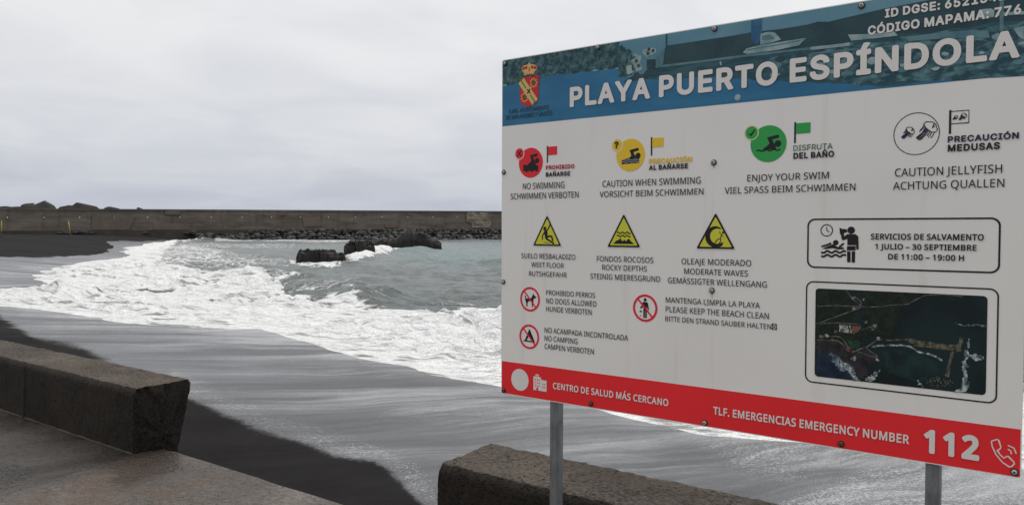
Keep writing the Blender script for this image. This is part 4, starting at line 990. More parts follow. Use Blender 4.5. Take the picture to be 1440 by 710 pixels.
  'C': (564, [[230,-38,280,-40,335,-32,383,-14,420,9,452,38,477,74,496,115,508,162,508,168,480,194,468,192,462,194,421,194,386,189,362,135,344,114,309,94,274,87,239,90,203,105,177,127,156,159,141,203,137,268,142,309,151,338,166,368,186,391,215,411,250,420,280,421,321,411,341,397,358,380,379,338,386,315,474,314,506,333,505,362,486,419,467,450,444,478,415,503,409,505,407,509,380,525,344,538,303,547,286,548,280,546,274,549,256,549,250,545,239,548,209,543,203,539,197,540,144,519,103,491,68,454,43,415,44,409,39,406,21,362,9,303,7,238,10,203,15,191,12,186,28,127,56,71,81,38,122,3,174,-24]]),
  'D': (557, [[47,-31,52,-34,64,-31,70,-34,217,-34,223,-31,229,-34,264,-31,298,-25,341,-12,382,10,418,39,447,75,472,122,489,181,495,257,493,304,488,316,490,322,487,339,482,345,484,351,477,375,452,428,423,465,382,500,323,528,276,539,229,542,223,539,217,543,76,543,70,539,70,510,70,539,52,542,47,540,26,516,29,504,26,498,26,10,29,4,26,-8],[164,91,160,92,159,98,159,416,217,419,282,408,305,397,325,381,341,360,355,328,365,275,364,234,353,175,329,133,300,110,282,102,235,92]]),
  'E': (473, [[47,-31,58,-34,70,-31,70,-2,70,-31,76,-34,364,-34,370,-31,382,-34,407,-14,409,45,406,51,409,63,388,88,382,91,370,87,364,91,164,91,159,92,159,98,159,192,164,195,370,197,389,222,389,286,370,319,352,316,347,319,164,320,159,322,159,328,159,416,364,418,370,421,388,418,393,422,406,451,406,510,388,542,370,540,364,542,76,543,70,540,52,542,47,540,26,516,29,504,26,498,26,10,29,4,26,-8]]),
  'F': (464, [[47,-31,58,-34,70,-31,70,-2,70,-31,76,-34,111,-34,141,-30,147,-26,157,-8,160,186,335,187,341,192,352,189,370,193,380,222,377,228,380,234,380,269,376,275,380,281,379,292,347,312,164,312,160,316,159,410,160,416,164,417,358,418,364,421,376,418,382,421,403,445,400,457,403,463,403,498,400,504,403,516,376,543,364,540,358,543,76,543,70,539,70,510,70,539,52,542,47,540,26,516,29,504,26,498,26,10,29,4,26,-8]]),
  'G': (575, [[231,-38,274,-40,306,-38,315,-34,327,-35,358,-26,362,-21,374,-20,415,3,444,27,474,64,497,112,509,162,512,262,499,274,491,288,480,290,474,286,468,290,297,290,291,286,268,289,250,262,249,191,268,167,274,166,286,168,374,163,369,144,347,115,327,100,303,91,244,88,215,98,190,115,173,133,156,159,141,203,137,268,142,309,151,338,166,368,186,391,215,411,262,422,297,418,321,409,350,385,370,356,378,333,397,315,474,315,515,327,498,391,486,420,482,421,478,433,462,457,444,477,415,503,374,527,343,538,303,547,250,549,203,542,156,526,109,497,74,462,39,409,19,356,8,297,7,227,11,197,15,191,12,186,16,168,20,162,18,156,32,115,56,70,81,38,121,3,174,-24]]),
  'H': (571, [[47,-31,58,-34,70,-31,70,-2,70,-31,76,-34,111,-34,141,-30,147,-26,157,-8,159,192,164,198,352,198,358,192,358,-2,369,-25,394,-34,400,-31,405,-34,447,-34,452,-31,464,-34,488,-13,491,-8,488,4,491,10,491,498,488,504,491,516,470,539,464,543,452,540,447,543,405,543,400,540,394,542,368,534,358,510,358,328,352,323,164,323,159,328,159,510,148,534,141,538,111,543,70,543,64,540,52,543,29,520,26,516,29,504,26,498,26,10,29,4,26,-8]]),
  'I': (355, [[18,-31,29,-34,41,-31,41,-2,41,-31,47,-34,259,-34,265,-31,276,-34,301,-14,303,-8,300,4,303,10,303,45,300,51,303,57,300,68,282,89,276,91,265,87,259,91,217,92,217,416,259,418,265,421,276,418,282,421,303,445,300,457,303,463,303,498,300,504,303,516,276,543,265,540,259,543,41,543,35,540,23,543,-3,516,0,504,-3,498,-3,463,0,457,-3,445,10,434,18,419,29,418,35,421,41,418,84,416,84,92,41,91,35,87,29,91,18,90,5,69,-2,63,-3,10,0,4,-3,-8]]),
  'L': (447, [[47,-31,58,-34,70,-31,70,-2,70,-31,76,-34,370,-33,377,-31,395,-8,395,57,382,86,376,91,364,91,358,87,352,91,159,92,159,510,147,536,129,541,70,543,64,540,52,543,26,516,29,504,26,498,26,10,29,4,26,-8]]),
  'M': (683, [[47,-31,58,-34,70,-31,70,-2,70,-31,76,-34,111,-34,117,-31,129,-34,153,-14,156,-8,153,4,156,10,156,222,158,229,255,-14,270,-31,276,-34,358,-32,376,-6,464,219,469,222,470,234,470,10,473,4,470,-2,475,-14,482,-26,505,-34,511,-31,517,-34,558,-34,564,-31,576,-34,582,-31,602,-8,602,516,594,526,589,528,582,540,488,543,482,540,476,542,450,534,317,190,311,193,181,528,176,533,164,535,152,543,147,540,141,543,70,543,64,540,52,543,47,540,26,516,29,504,26,498,26,10,29,4,26,-8]]),
  'N': (578, [[47,-31,58,-34,70,-31,70,-2,70,-31,76,-34,141,-30,158,-8,159,275,164,287,352,-9,370,-30,400,-34,452,-34,458,-31,470,-34,495,-14,497,-8,494,4,497,10,497,492,494,498,464,498,494,498,497,516,475,539,470,543,458,540,452,543,411,543,405,540,400,543,388,535,376,533,369,522,365,510,369,504,365,498,364,214,170,519,152,539,141,542,129,540,123,543,70,543,64,540,52,543,29,520,26,516,29,504,26,498,26,10,29,4,26,-8]]),
  'O': (588, [[230,-38,297,-39,339,-31,382,-14,427,15,462,50,493,97,515,156,523,197,527,256,522,321,504,386,480,434,444,478,439,480,436,486,421,499,397,515,350,536,309,546,262,549,209,543,162,528,115,500,80,468,50,427,21,362,10,309,6,250,10,203,14,191,12,186,28,127,56,71,82,38,122,3,174,-24],[239,90,215,98,191,113,177,127,154,162,142,197,137,238,141,309,166,368,191,396,215,411,233,417,256,421,286,420,309,415,339,399,359,380,374,356,385,333,394,297,394,215,386,180,376,156,361,133,344,114,321,99,297,91,268,87]]),
  'P': (499, [[47,-31,58,-34,70,-31,70,-2,70,-31,76,-34,129,-32,147,-25,159,-2,160,151,247,152,252,156,264,153,317,164,341,173,376,196,400,220,417,245,430,275,430,286,435,289,439,310,437,316,441,318,442,363,435,404,423,438,405,469,376,498,351,516,308,534,258,542,252,540,247,542,70,543,64,540,52,543,26,516,29,504,26,498,26,10,29,4,26,-8],[164,276,159,281,159,416,229,419,252,417,276,410,294,399,307,375,310,345,305,316,294,296,276,284,252,278]]),
  'R': (503, [[47,-31,58,-34,70,-31,70,-2,70,-31,76,-34,129,-32,147,-25,159,-2,159,157,160,163,164,164,223,164,229,159,329,-26,352,-34,439,-31,464,-2,464,4,362,192,396,222,423,261,439,310,443,363,435,413,417,455,388,491,353,516,300,536,258,542,241,542,235,539,229,543,76,543,70,539,70,510,70,539,52,542,47,540,26,516,29,504,26,498,26,10,29,4,26,-8],[164,289,159,292,159,416,235,419,258,416,282,409,297,398,308,375,311,345,306,322,293,304,282,297,252,290]]),
  'S': (501, [[186,-40,242,-42,289,-36,319,-28,365,-5,366,0,372,0,389,15,417,48,431,76,440,113,441,125,438,131,442,142,437,148,441,160,436,184,432,189,433,195,413,231,389,256,360,277,319,297,178,342,160,353,151,366,150,383,160,402,184,417,213,424,248,422,278,412,296,395,307,364,331,344,342,348,348,344,389,344,395,348,407,344,436,372,425,431,413,455,389,487,366,507,338,525,307,538,272,546,231,549,201,548,189,543,184,546,142,536,104,519,101,513,95,513,78,500,48,468,28,431,20,395,18,372,25,326,42,289,66,262,101,236,142,217,254,184,285,172,302,160,310,148,311,136,307,121,289,101,260,88,213,84,178,91,154,105,144,119,136,144,119,170,107,171,101,167,95,171,48,170,42,168,25,170,19,166,4,136,8,107,19,72,31,49,48,26,72,3,113,-21,148,-33,172,-35]]),
  'T': (503, [[179,-31,265,-34,271,-31,278,-19,291,-8,291,410,295,417,430,420,451,445,448,457,451,463,451,498,448,504,451,516,424,543,412,540,406,543,48,543,42,539,42,510,42,539,24,542,18,540,-2,516,0,504,-2,498,-2,463,0,457,-2,445,11,434,18,419,30,418,36,421,42,418,158,416,159,-2,171,-25]]),
  'U': (572, [[222,-39,252,-42,300,-39,330,-33,364,-22,394,-6,429,21,452,49,470,78,483,114,491,167,491,496,488,502,491,508,483,531,476,536,458,543,452,539,447,543,400,543,394,540,382,543,359,519,362,508,359,502,359,178,356,155,344,125,320,102,294,90,258,86,223,90,197,102,173,125,161,155,158,184,158,502,155,508,158,519,135,543,123,540,117,543,70,543,64,539,58,543,34,531,26,508,29,502,26,496,26,178,29,172,26,167,28,143,35,111,47,78,65,49,104,8,153,-22,188,-33]]),
  'Y': (526, [[193,-31,203,-34,209,-31,215,-34,256,-34,262,-31,268,-34,299,-19,302,-14,302,198,492,504,468,539,444,539,438,543,391,543,385,540,379,543,356,532,238,339,227,351,109,542,32,543,26,540,21,543,-4,534,-18,504,-17,498,169,198,170,10,173,4,170,-8,171,-14]]),
  'Í': (355, [[18,-31,29,-34,41,-31,41,-2,41,-31,47,-34,259,-34,265,-31,276,-34,301,-14,303,-8,300,4,303,10,303,45,300,51,303,63,282,89,270,91,265,87,259,91,217,92,217,416,259,418,265,421,276,418,282,421,303,445,300,457,303,463,303,498,300,504,303,516,300,522,276,543,265,540,259,543,212,543,206,545,284,669,247,691,170,692,147,684,88,563,87,557,96,545,88,543,41,543,35,540,23,543,-3,516,0,504,-3,498,-3,463,0,457,-3,445,10,434,18,419,29,418,35,421,41,418,84,416,84,92,41,91,35,87,29,91,18,90,5,69,-2,63,-3,10,0,4,-3,-8]]),
  'Ñ': (578, [[47,-31,58,-34,70,-31,70,-2,70,-31,76,-34,141,-30,158,-8,159,275,164,287,352,-9,370,-30,400,-34,452,-34,458,-31,470,-34,495,-14,497,-8,494,4,497,10,497,492,494,498,464,498,494,498,497,516,475,539,470,543,458,540,452,543,411,543,405,540,400,543,388,535,376,533,369,522,365,510,369,504,365,498,364,214,170,519,152,539,147,542,129,540,123,543,70,543,64,540,52,543,29,520,26,516,29,504,26,498,26,10,29,4,26,-8],[157,545,205,543,241,561,279,545,305,541,341,549,364,565,386,598,395,639,391,663,370,680,358,677,352,680,329,680,323,677,317,680,294,669,288,659,241,679,217,682,188,677,157,657,145,639,135,616,128,575,141,551]]),
  'Ó': (588, [[230,-38,274,-41,327,-34,374,-19,421,10,456,43,486,84,503,121,521,183,527,256,523,315,512,362,491,415,462,458,421,499,374,527,323,544,398,662,398,668,362,692,286,693,261,680,204,562,202,556,211,544,147,521,115,500,80,468,40,409,21,362,13,327,6,250,10,203,14,191,12,186,28,127,51,80,82,38,122,3,174,-24],[239,90,215,98,191,113,177,127,154,162,142,197,137,238,141,309,166,368,191,396,215,411,233,417,256,421,286,420,309,415,339,399,359,380,374,356,385,333,394,297,394,215,386,180,376,156,361,133,344,114,321,99,297,91,268,87]]),
 },
 'm': {
  ' ': (209, []),
  '.': (257, [[98,-37,127,-35,156,-21,176,5,174,11,180,16,183,34,181,69,168,96,150,111,127,120,121,117,117,122,85,120,56,105,38,80,32,54,34,22,44,-5,65,-25]]),
  '0': (500, [[212,-33,267,-31,305,-22,340,-4,379,30,404,67,423,114,432,149,444,237,445,320,438,392,426,445,422,449,423,455,403,502,373,546,332,580,326,580,325,584,314,590,279,602,238,607,185,603,149,594,110,573,79,543,49,496,36,461,37,455,32,449,19,378,14,314,16,231,24,167,41,102,61,61,90,22,121,-4,167,-25],[196,84,179,96,165,114,154,137,144,178,134,284,142,384,151,426,159,449,173,471,196,489,214,494,238,495,267,486,279,477,295,455,307,426,319,361,324,302,321,231,307,149,299,126,284,102,267,87,243,79,214,80]]),
  '1': (500, [[216,-25,293,-26,311,-2,311,575,309,581,293,598,223,599,211,593,65,481,64,475,58,474,39,451,87,390,117,378,187,436,190,434,193,416,190,410,190,10,193,4,190,-2,199,-19]]),
  '2': (500, [[32,-25,48,-25,48,-2,48,-25,54,-26,401,-26,407,-25,407,-2,407,-25,419,-26,425,-25,442,-8,443,51,437,69,439,75,437,81,419,90,413,87,407,90,190,92,290,191,359,269,396,327,413,375,419,416,419,445,409,492,395,522,378,546,354,567,322,586,289,598,254,605,207,606,166,601,131,592,90,574,60,557,23,528,21,504,24,498,62,451,84,435,123,463,160,483,178,490,219,496,254,489,278,475,293,451,295,422,293,398,284,369,254,319,199,257,30,86,13,65,13,-6]]),
  '3': (500, [[173,-33,223,-33,270,-27,281,-22,287,-24,328,-10,352,2,376,20,404,49,423,83,437,131,437,190,425,231,412,255,392,278,357,302,358,308,381,328,399,352,416,396,421,449,411,498,389,537,358,569,318,590,270,602,193,605,158,601,117,591,70,571,34,550,8,520,52,461,70,443,75,443,87,454,93,454,146,483,170,490,211,495,246,493,269,484,289,467,296,449,296,426,291,402,275,381,264,372,240,360,223,356,193,352,117,351,97,326,98,267,105,247,123,240,128,243,134,239,199,240,240,234,270,226,299,207,311,184,313,155,306,126,295,108,281,96,258,85,228,79,181,77,140,82,93,93,40,115,34,116,12,96,10,20,11,14,23,2,52,-12,93,-24]]),
  '9': (500, [[141,-33,197,-32,226,-27,232,-23,238,-25,250,-21,256,-16,262,-18,297,-2,338,26,372,61,398,102,418,149,416,155,421,159,433,208,442,296,439,302,443,308,443,337,439,343,442,349,441,367,431,431,415,478,392,520,354,561,321,583,268,602,215,606,177,602,168,596,162,599,152,596,150,593,144,594,103,573,80,555,50,520,25,467,20,443,14,390,17,349,25,314,50,262,78,231,103,214,127,202,176,190,215,189,238,191,250,195,256,194,310,214,311,202,305,178,281,131,258,108,238,94,215,84,180,77,144,75,80,87,74,85,57,67,56,-10,74,-25],[215,295,180,302,162,313,151,326,139,355,137,408,147,449,168,477,192,490,232,495,262,486,291,462,311,426,319,378,318,361,311,343,285,316,256,300]]),
  ':': (257, [[98,-37,127,-35,156,-21,176,5,174,11,180,16,183,34,181,69,168,96,150,111,127,120,121,117,117,122,85,120,56,105,38,80,32,54,34,22,44,-5,65,-25],[81,311,109,306,144,315,163,328,180,358,183,393,174,431,162,446,131,463,109,467,74,459,52,446,38,422,32,381,38,350,59,322]]),
  'A': (554, [[3,-25,75,-26,94,-14,157,146,163,151,351,149,412,-8,428,-25,510,-26,539,-8,540,-2,316,577,298,601,286,599,234,601,228,598,222,601,216,599,198,581,-26,4,-26,-2,-13,-19,-8,-24],[204,268,257,408,307,269]]),
  'B': (563, [[71,-25,282,-26,358,-17,388,-8,433,16,465,45,481,69,494,98,501,128,503,145,500,151,504,157,504,169,500,175,503,181,499,210,489,239,470,268,447,290,422,304,453,334,471,363,472,375,476,376,479,386,477,392,481,398,484,416,482,463,475,492,458,525,447,540,417,563,358,586,288,597,76,599,70,597,52,581,52,-2,53,-8],[176,92,176,240,182,242,294,241,335,231,352,221,363,210,373,186,373,151,364,125,346,104,311,90,294,88,182,87],[176,357,176,481,182,485,258,485,300,481,335,469,349,457,357,434,356,404,350,386,335,369,311,360,252,353]]),
  'C': (548, [[289,-33,377,-30,424,-22,471,-9,486,14,483,20,485,26,484,96,453,102,400,89,324,80,271,87,224,108,206,122,188,143,165,190,156,226,151,267,151,308,156,343,172,396,192,431,222,461,265,483,324,493,371,487,465,456,509,543,498,567,447,588,430,593,424,590,419,596,387,602,318,606,247,599,199,584,141,553,100,515,77,484,69,473,69,467,65,465,44,420,47,414,41,410,28,349,24,262,33,190,53,124,82,71,106,43,130,23,171,-4,230,-25]]),
  'D': (627, [[71,-25,260,-25,305,-21,347,-13,352,-9,358,-10,411,11,447,32,482,62,511,98,535,142,553,198,562,263,559,269,562,275,559,345,545,410,522,463,493,504,447,545,417,563,376,580,323,593,288,597,76,599,70,597,52,581,52,-2,53,-8],[176,92,176,481,182,485,276,483,317,477,347,465,370,452,400,422,417,392,427,363,433,316,433,263,427,216,414,181,396,151,379,134,358,118,329,103,300,94,258,89,182,88]]),
  'E': (487, [[71,-25,88,-25,88,-2,88,-25,94,-26,400,-26,405,-25,423,-8,424,63,405,89,394,87,388,89,182,89,176,92,176,240,376,242,382,245,388,242,394,243,408,257,405,275,409,281,409,322,406,328,409,334,394,354,382,355,376,351,370,356,176,357,176,481,182,483,388,483,394,486,400,483,411,489,416,492,423,510,424,575,423,581,405,597,76,599,70,597,52,581,52,-2,53,-8]]),
  'F': (458, [[71,-25,88,-25,88,-2,88,-25,94,-26,158,-26,174,-8,176,216,370,217,376,221,388,220,408,228,408,322,405,325,394,329,376,328,370,332,176,334,176,481,182,483,388,483,394,486,400,483,411,489,416,492,423,510,424,575,423,581,405,597,76,599,70,597,52,581,52,-2,53,-8]]),
  'G': (625, [[299,-33,377,-32,453,-23,530,-4,545,8,550,20,547,26,550,31,550,296,548,302,550,326,547,328,312,327,301,302,304,296,300,290,300,249,303,243,300,237,316,214,418,212,426,208,426,90,377,81,318,81,277,86,237,102,206,124,175,167,157,214,150,267,152,320,161,367,175,402,206,443,241,468,282,484,341,493,388,488,418,483,494,455,500,455,518,485,543,543,530,569,488,585,459,593,453,591,447,596,430,599,353,606,282,602,212,584,154,555,110,520,72,473,53,437,40,402,29,361,25,320,23,284,26,231,41,161,71,94,112,42,141,17,177,-4,241,-26]]),
  'H': (636, [[71,-25,88,-25,88,-2,88,-25,94,-26,158,-26,174,-8,176,239,182,241,417,240,419,-8,435,-25,458,-26,521,-25,541,-8,541,575,541,581,523,597,435,598,419,581,417,357,411,356,176,357,175,581,158,598,135,599,74,598,52,581,52,-2,53,-8]]),
  'I': (313, [[26,-25,42,-25,42,-2,42,-25,48,-26,248,-24,265,-2,261,4,265,10,265,34,261,39,265,45,264,51,248,66,201,77,198,81,198,492,248,507,263,522,265,528,261,534,265,539,265,563,261,569,265,575,248,598,30,599,24,597,7,581,7,522,24,506,73,492,73,81,66,76,24,66,7,51,7,-8]]),
  'J': (261, [[-20,-178,12,-177,51,-172,95,-154,118,-137,135,-119,153,-88,165,-52,172,16,172,558,171,581,147,599,142,596,136,599,65,598,49,581,49,5,44,-31,30,-52,12,-61,-5,-63,-64,-55,-82,-66,-88,-84,-88,-142,-82,-161,-53,-172]]),
  'L': (462, [[71,-25,88,-25,88,-2,88,-25,94,-26,400,-26,417,-18,426,-2,423,89,400,87,394,90,176,92,176,575,175,581,158,598,76,599,70,597,52,581,52,-2,53,-8]]),
  'M': (769, [[71,-25,88,-25,88,-2,88,-25,94,-26,152,-25,169,-8,171,334,176,337,309,-14,329,-26,394,-26,400,-25,415,-8,547,339,552,334,552,328,554,-8,570,-25,659,-25,676,-2,672,4,676,10,676,563,672,569,676,575,658,598,541,599,523,586,364,177,358,184,205,586,194,597,176,598,176,575,176,598,76,599,70,597,52,581,52,-2,53,-8]]),
  'N': (651, [[71,-25,88,-25,88,-2,88,-25,94,-26,152,-25,170,-3,170,382,429,-19,435,-22,441,-21,447,-25,541,-25,555,-8,558,-2,554,4,558,10,558,563,554,569,558,575,541,598,464,599,438,581,438,245,441,239,440,204,435,196,188,579,182,581,182,588,164,599,76,599,70,597,52,581,52,-2,53,-8]]),
  'O': (668, [[295,-33,371,-30,424,-16,474,8,512,37,547,78,547,84,558,96,577,135,584,155,583,161,591,178,589,184,594,195,602,249,601,331,592,390,571,454,541,503,506,542,452,578,406,596,347,606,335,602,330,607,300,607,294,602,288,606,277,606,218,595,165,574,120,543,83,502,53,450,35,396,26,337,23,284,31,196,47,139,78,78,94,56,119,31,172,-4,218,-22,259,-30],[277,83,259,87,230,99,206,117,184,143,162,190,150,267,152,320,157,361,170,402,185,431,198,449,230,474,259,486,294,492,335,492,371,486,400,472,424,455,442,431,461,390,470,355,476,284,468,208,462,184,442,143,423,120,400,100,377,90,347,83,306,81]]),
  'P': (527, [[71,-25,88,-25,88,-2,88,-25,94,-26,158,-26,174,-8,176,193,182,197,235,197,288,202,335,214,367,228,400,248,429,278,447,304,461,339,468,375,465,386,470,392,470,416,465,422,469,428,464,457,452,491,435,521,406,551,382,567,329,588,270,597,258,593,252,598,76,599,70,597,52,581,52,-2,53,-8],[176,315,176,481,182,485,270,481,288,478,323,458,339,434,344,398,338,363,323,339,294,322,258,314,182,311]]),
  'R': (540, [[71,-25,88,-25,88,-2,88,-25,94,-26,158,-26,174,-8,176,210,182,211,248,210,376,-6,394,-24,470,-26,494,-23,512,-2,515,4,368,245,417,279,447,316,464,359,470,410,465,463,447,509,417,545,384,569,335,588,264,598,76,599,70,597,52,581,52,-2,53,-8],[176,327,176,481,182,484,241,484,276,481,300,476,329,457,341,434,343,392,337,369,321,345,294,331,276,326,182,324]]),
  'S': (482, [[175,-33,216,-34,267,-27,274,-22,280,-24,292,-21,298,-16,304,-18,335,-4,363,14,393,43,405,61,405,67,410,70,422,102,429,155,424,196,416,224,392,261,368,284,321,314,221,356,174,381,158,396,149,414,148,449,154,461,163,473,186,486,245,491,280,487,363,461,369,461,386,473,391,478,412,537,413,561,398,573,351,590,292,603,233,606,227,604,221,606,180,602,145,593,110,579,74,555,53,531,31,490,23,443,27,386,43,343,59,320,90,290,98,284,104,284,116,273,165,249,239,219,274,201,293,184,302,167,304,143,295,114,280,99,251,86,210,80,157,83,110,91,45,114,39,114,18,96,15,31,20,2,45,-11,81,-22,121,-29]]),
  'T': (487, [[188,-25,259,-26,285,-8,286,481,289,483,430,483,436,486,453,483,459,492,459,516,463,522,463,563,460,569,463,575,453,592,447,595,424,599,6,599,0,597,-17,581,-18,510,-10,492,-6,489,6,483,12,486,18,483,153,483,161,481,161,10,165,4,161,-2,171,-20]]),
  'U': (628, [[270,-33,317,-33,360,-27,365,-22,370,-25,394,-18,426,-4,429,1,446,8,447,13,453,13,461,20,485,43,506,71,520,102,533,143,539,184,535,190,539,196,539,561,535,567,535,584,529,599,435,598,417,578,416,202,413,167,400,131,376,103,341,86,294,80,235,89,212,102,193,120,174,161,171,202,170,573,159,594,153,599,135,596,135,578,135,596,129,599,76,596,65,599,47,574,47,196,51,149,65,102,83,67,100,43,123,19,146,2,200,-21]]),
  'V': (523, [[204,-25,286,-25,302,-8,509,575,507,581,486,596,481,599,404,599,398,593,383,586,239,184,235,186,237,192,98,583,86,596,4,598,-8,597,-28,575,175,4,186,-19]]),
  'Y': (495, [[192,-25,263,-26,289,-8,289,216,481,569,465,592,451,598,375,599,357,590,228,348,98,588,81,599,4,598,-13,592,-26,575,-28,569,163,216,165,10,168,4,165,-2,175,-20]]),
  'Á': (554, [[3,-25,75,-26,94,-14,157,146,163,151,351,149,412,-8,428,-25,510,-26,539,-8,540,-2,316,577,298,601,286,599,266,604,281,613,311,639,351,681,392,730,403,757,381,783,292,781,286,783,281,781,266,769,231,710,190,651,185,628,192,617,197,616,198,609,215,598,198,581,-26,4,-26,-2,-13,-19,-8,-24],[204,268,257,408,307,269]]),
  '–': (443, [[26,158,377,158,395,182,395,247,377,272,24,272,6,247,6,182,7,176]]),
 },
 'n': {
  ' ': (188, []),
  'A': (489, [[17,-2,26,-2,32,-6,73,-6,91,0,138,134,144,137,332,136,338,139,391,-2,403,-2,409,-6,450,-6,462,-3,468,4,279,511,268,515,215,515,209,510,197,510,14,10,12,4],[168,205,165,210,238,435,314,210,309,205]]),
  'D': (512, [[57,-2,70,-6,111,-6,117,-2,129,-2,135,-6,217,-6,223,-2,229,-6,252,-4,300,4,334,16,370,36,400,61,423,90,441,121,444,134,447,134,460,181,467,245,464,251,467,257,464,306,459,310,463,316,458,338,454,339,457,345,452,359,448,363,449,369,430,410,403,445,370,474,317,500,311,500,288,508,282,505,280,510,264,512,258,510,229,514,223,510,217,515,135,515,129,511,117,511,111,515,100,512,76,515,70,510,57,510,54,498,54,10],[135,63,131,69,131,439,135,445,211,446,217,451,223,445,247,444,294,435,323,419,347,399,373,363,382,336,393,298,393,228,380,163,358,126,341,105,315,86,290,75,235,64]]),
  'F': (420, [[57,-2,70,-2,76,-6,111,-6,126,-2,129,3,131,210,135,215,335,215,347,217,352,234,352,269,347,282,335,284,132,286,131,439,135,445,364,447,372,451,375,463,375,498,370,511,358,515,76,515,70,510,57,510,54,498,54,10]]),
  'H': (526, [[57,-2,70,-2,76,-6,111,-6,126,-2,129,3,131,222,135,226,382,226,386,222,388,3,390,-2,405,-6,447,-6,459,-2,463,10,463,498,458,511,447,515,405,515,390,510,388,505,387,298,382,295,135,295,129,298,129,506,126,510,111,515,70,515,57,510,54,498,54,10]]),
  'I': (310, [[28,-2,41,-2,47,-6,259,-6,272,-2,275,10,275,45,270,59,265,63,194,63,189,69,189,439,194,446,259,446,270,449,275,463,275,498,270,511,259,515,41,515,28,510,25,498,25,463,29,450,41,446,117,445,112,439,112,69,106,63,35,63,29,59,25,45,25,10]]),
  'R': (459, [[57,-2,70,-2,76,-6,111,-6,126,-2,129,3,131,186,135,191,235,192,241,192,246,186,347,0,364,-6,411,-6,429,-1,432,4,429,10,323,204,358,226,388,256,406,292,409,304,407,310,411,312,414,328,411,334,415,339,412,386,400,428,376,463,347,487,311,504,270,513,264,510,258,514,241,514,235,510,229,515,76,515,70,510,57,510,54,498,54,10],[135,261,131,263,133,445,229,446,235,451,241,446,264,444,294,434,319,416,330,398,340,369,339,328,325,298,311,283,294,271,261,263,258,258,252,262,241,261,235,257,229,261]]),
  'S': (456, [[174,-11,207,-14,213,-11,219,-15,231,-15,236,-11,242,-14,266,-12,274,-11,278,-6,284,-9,299,-5,301,-1,307,-2,336,11,358,25,382,48,401,78,411,107,408,113,413,119,414,142,413,160,408,166,411,172,407,183,391,213,370,236,342,255,307,272,207,301,166,317,137,336,125,354,120,372,120,389,137,419,166,440,207,453,254,453,261,448,278,445,314,419,336,375,348,372,389,372,401,375,406,389,401,413,389,439,372,464,331,497,278,516,272,514,266,518,242,521,201,520,163,513,160,508,154,510,125,498,95,478,77,460,60,434,50,407,53,401,48,396,46,378,49,342,64,307,84,284,113,262,148,245,266,211,301,195,331,170,341,142,339,136,341,131,332,107,319,89,289,68,242,55,195,58,189,56,153,72,136,83,117,107,109,136,101,142,42,142,36,139,34,119,36,108,41,107,38,101,42,89,54,65,72,41,89,25,119,7]]),
  'T': (458, [[192,-2,206,-6,248,-6,259,-2,263,10,263,439,265,445,406,446,418,449,423,463,423,498,418,511,406,515,48,515,42,510,29,510,26,498,26,463,30,450,42,446,183,446,187,439,187,10]]),
  'U': (527, [[211,-10,241,-13,247,-10,252,-14,294,-12,329,-5,358,6,405,37,427,61,447,94,449,108,452,109,456,119,453,125,458,131,462,155,459,161,463,167,463,496,458,511,447,515,400,515,393,514,388,508,386,149,367,108,335,77,282,56,276,59,258,55,241,59,235,56,182,78,150,108,131,149,129,508,124,514,117,515,70,515,57,508,54,496,54,178,58,172,54,167,55,155,63,114,87,67,117,33,158,7]]),
 },
 'k': {
  '1': (531, [[209,-43,299,-45,328,-14,330,-8,330,581,328,588,299,617,223,618,215,616,211,611,202,610,50,492,17,457,15,451,75,374,117,357,170,396,171,10,175,4,171,-2,183,-31]]),
  '2': (531, [[22,-43,48,-43,48,-2,48,-43,54,-45,401,-45,407,-43,407,-2,407,-43,431,-45,462,-14,462,63,454,92,431,106,425,109,413,105,407,109,235,110,294,169,296,175,301,176,378,262,413,320,421,345,425,348,435,386,438,416,437,457,429,492,414,528,396,554,375,575,329,604,296,616,254,624,219,625,171,622,125,610,84,593,52,575,5,539,1,498,4,492,47,439,78,413,84,412,107,431,172,467,219,476,243,473,262,463,272,450,276,428,269,381,257,357,237,328,184,270,14,98,-4,75,-7,-14]]),
  'H': (666, [[61,-43,88,-43,88,-2,88,-43,94,-45,164,-45,194,-14,195,216,200,222,394,222,398,216,400,-14,423,-42,458,-45,529,-45,558,-17,560,586,529,617,429,617,399,586,398,381,394,375,200,376,195,381,194,588,166,616,135,618,64,617,35,590,33,-14]]),
 },
}
_tess = {}
def glyph(f, ch):
    if (f, ch) not in _tess:
        adv, cs = FONT[f][ch]
        loops = [[Vector((c[i] / 1000, c[i + 1] / 1000, 0)) for i in range(0, len(c), 2)] for c in cs]
        area = lambda l: sum(l[k - 1].x * l[k].y - l[k].x * l[k - 1].y for k in range(len(l)))
        def within(p, l):
            c = False
            for k in range(len(l)):
                a, b = l[k], l[k - 1]
                if (a.y > p.y) != (b.y > p.y) and p.x < (b.x - a.x) * (p.y - a.y) / (b.y - a.y) + a.x: c = not c
            return c
        P, T = [], []
        for o in [l for l in loops if area(l) > 0]:              # an outer contour with the counters inside it
            grp = [o] + [h for h in loops if area(h) < 0 and within(h[0], o)]
            b = len(P); T += [tuple(b + i for i in t) for t in earclip(grp)]; P += [p for l in grp for p in l]
        A0 = sum(area(l) for l in loops) / 2; A1 = sum(abs((P[b].x - P[a].x) * (P[c].y - P[a].y) - (P[b].y - P[a].y) * (P[c].x - P[a].x)) for a, b, c in T) / 2
        if loops and abs(A1 - A0) > .01 * A0: print('GLYPH', f, ch, A0, A1)
        _tess[(f, ch)] = (adv / 1000, P, T)
    return _tess[(f, ch)]
def set_text(txt, f):
    V, T, x = [], [], 0.0
    for ch in txt:
        adv, pts, tri = glyph(f, ch); b = len(V)
        V += [(p.x + x, p.y) for p in pts]; T += [tuple(b + i for i in t) for t in tri]; x += adv
    return V, T
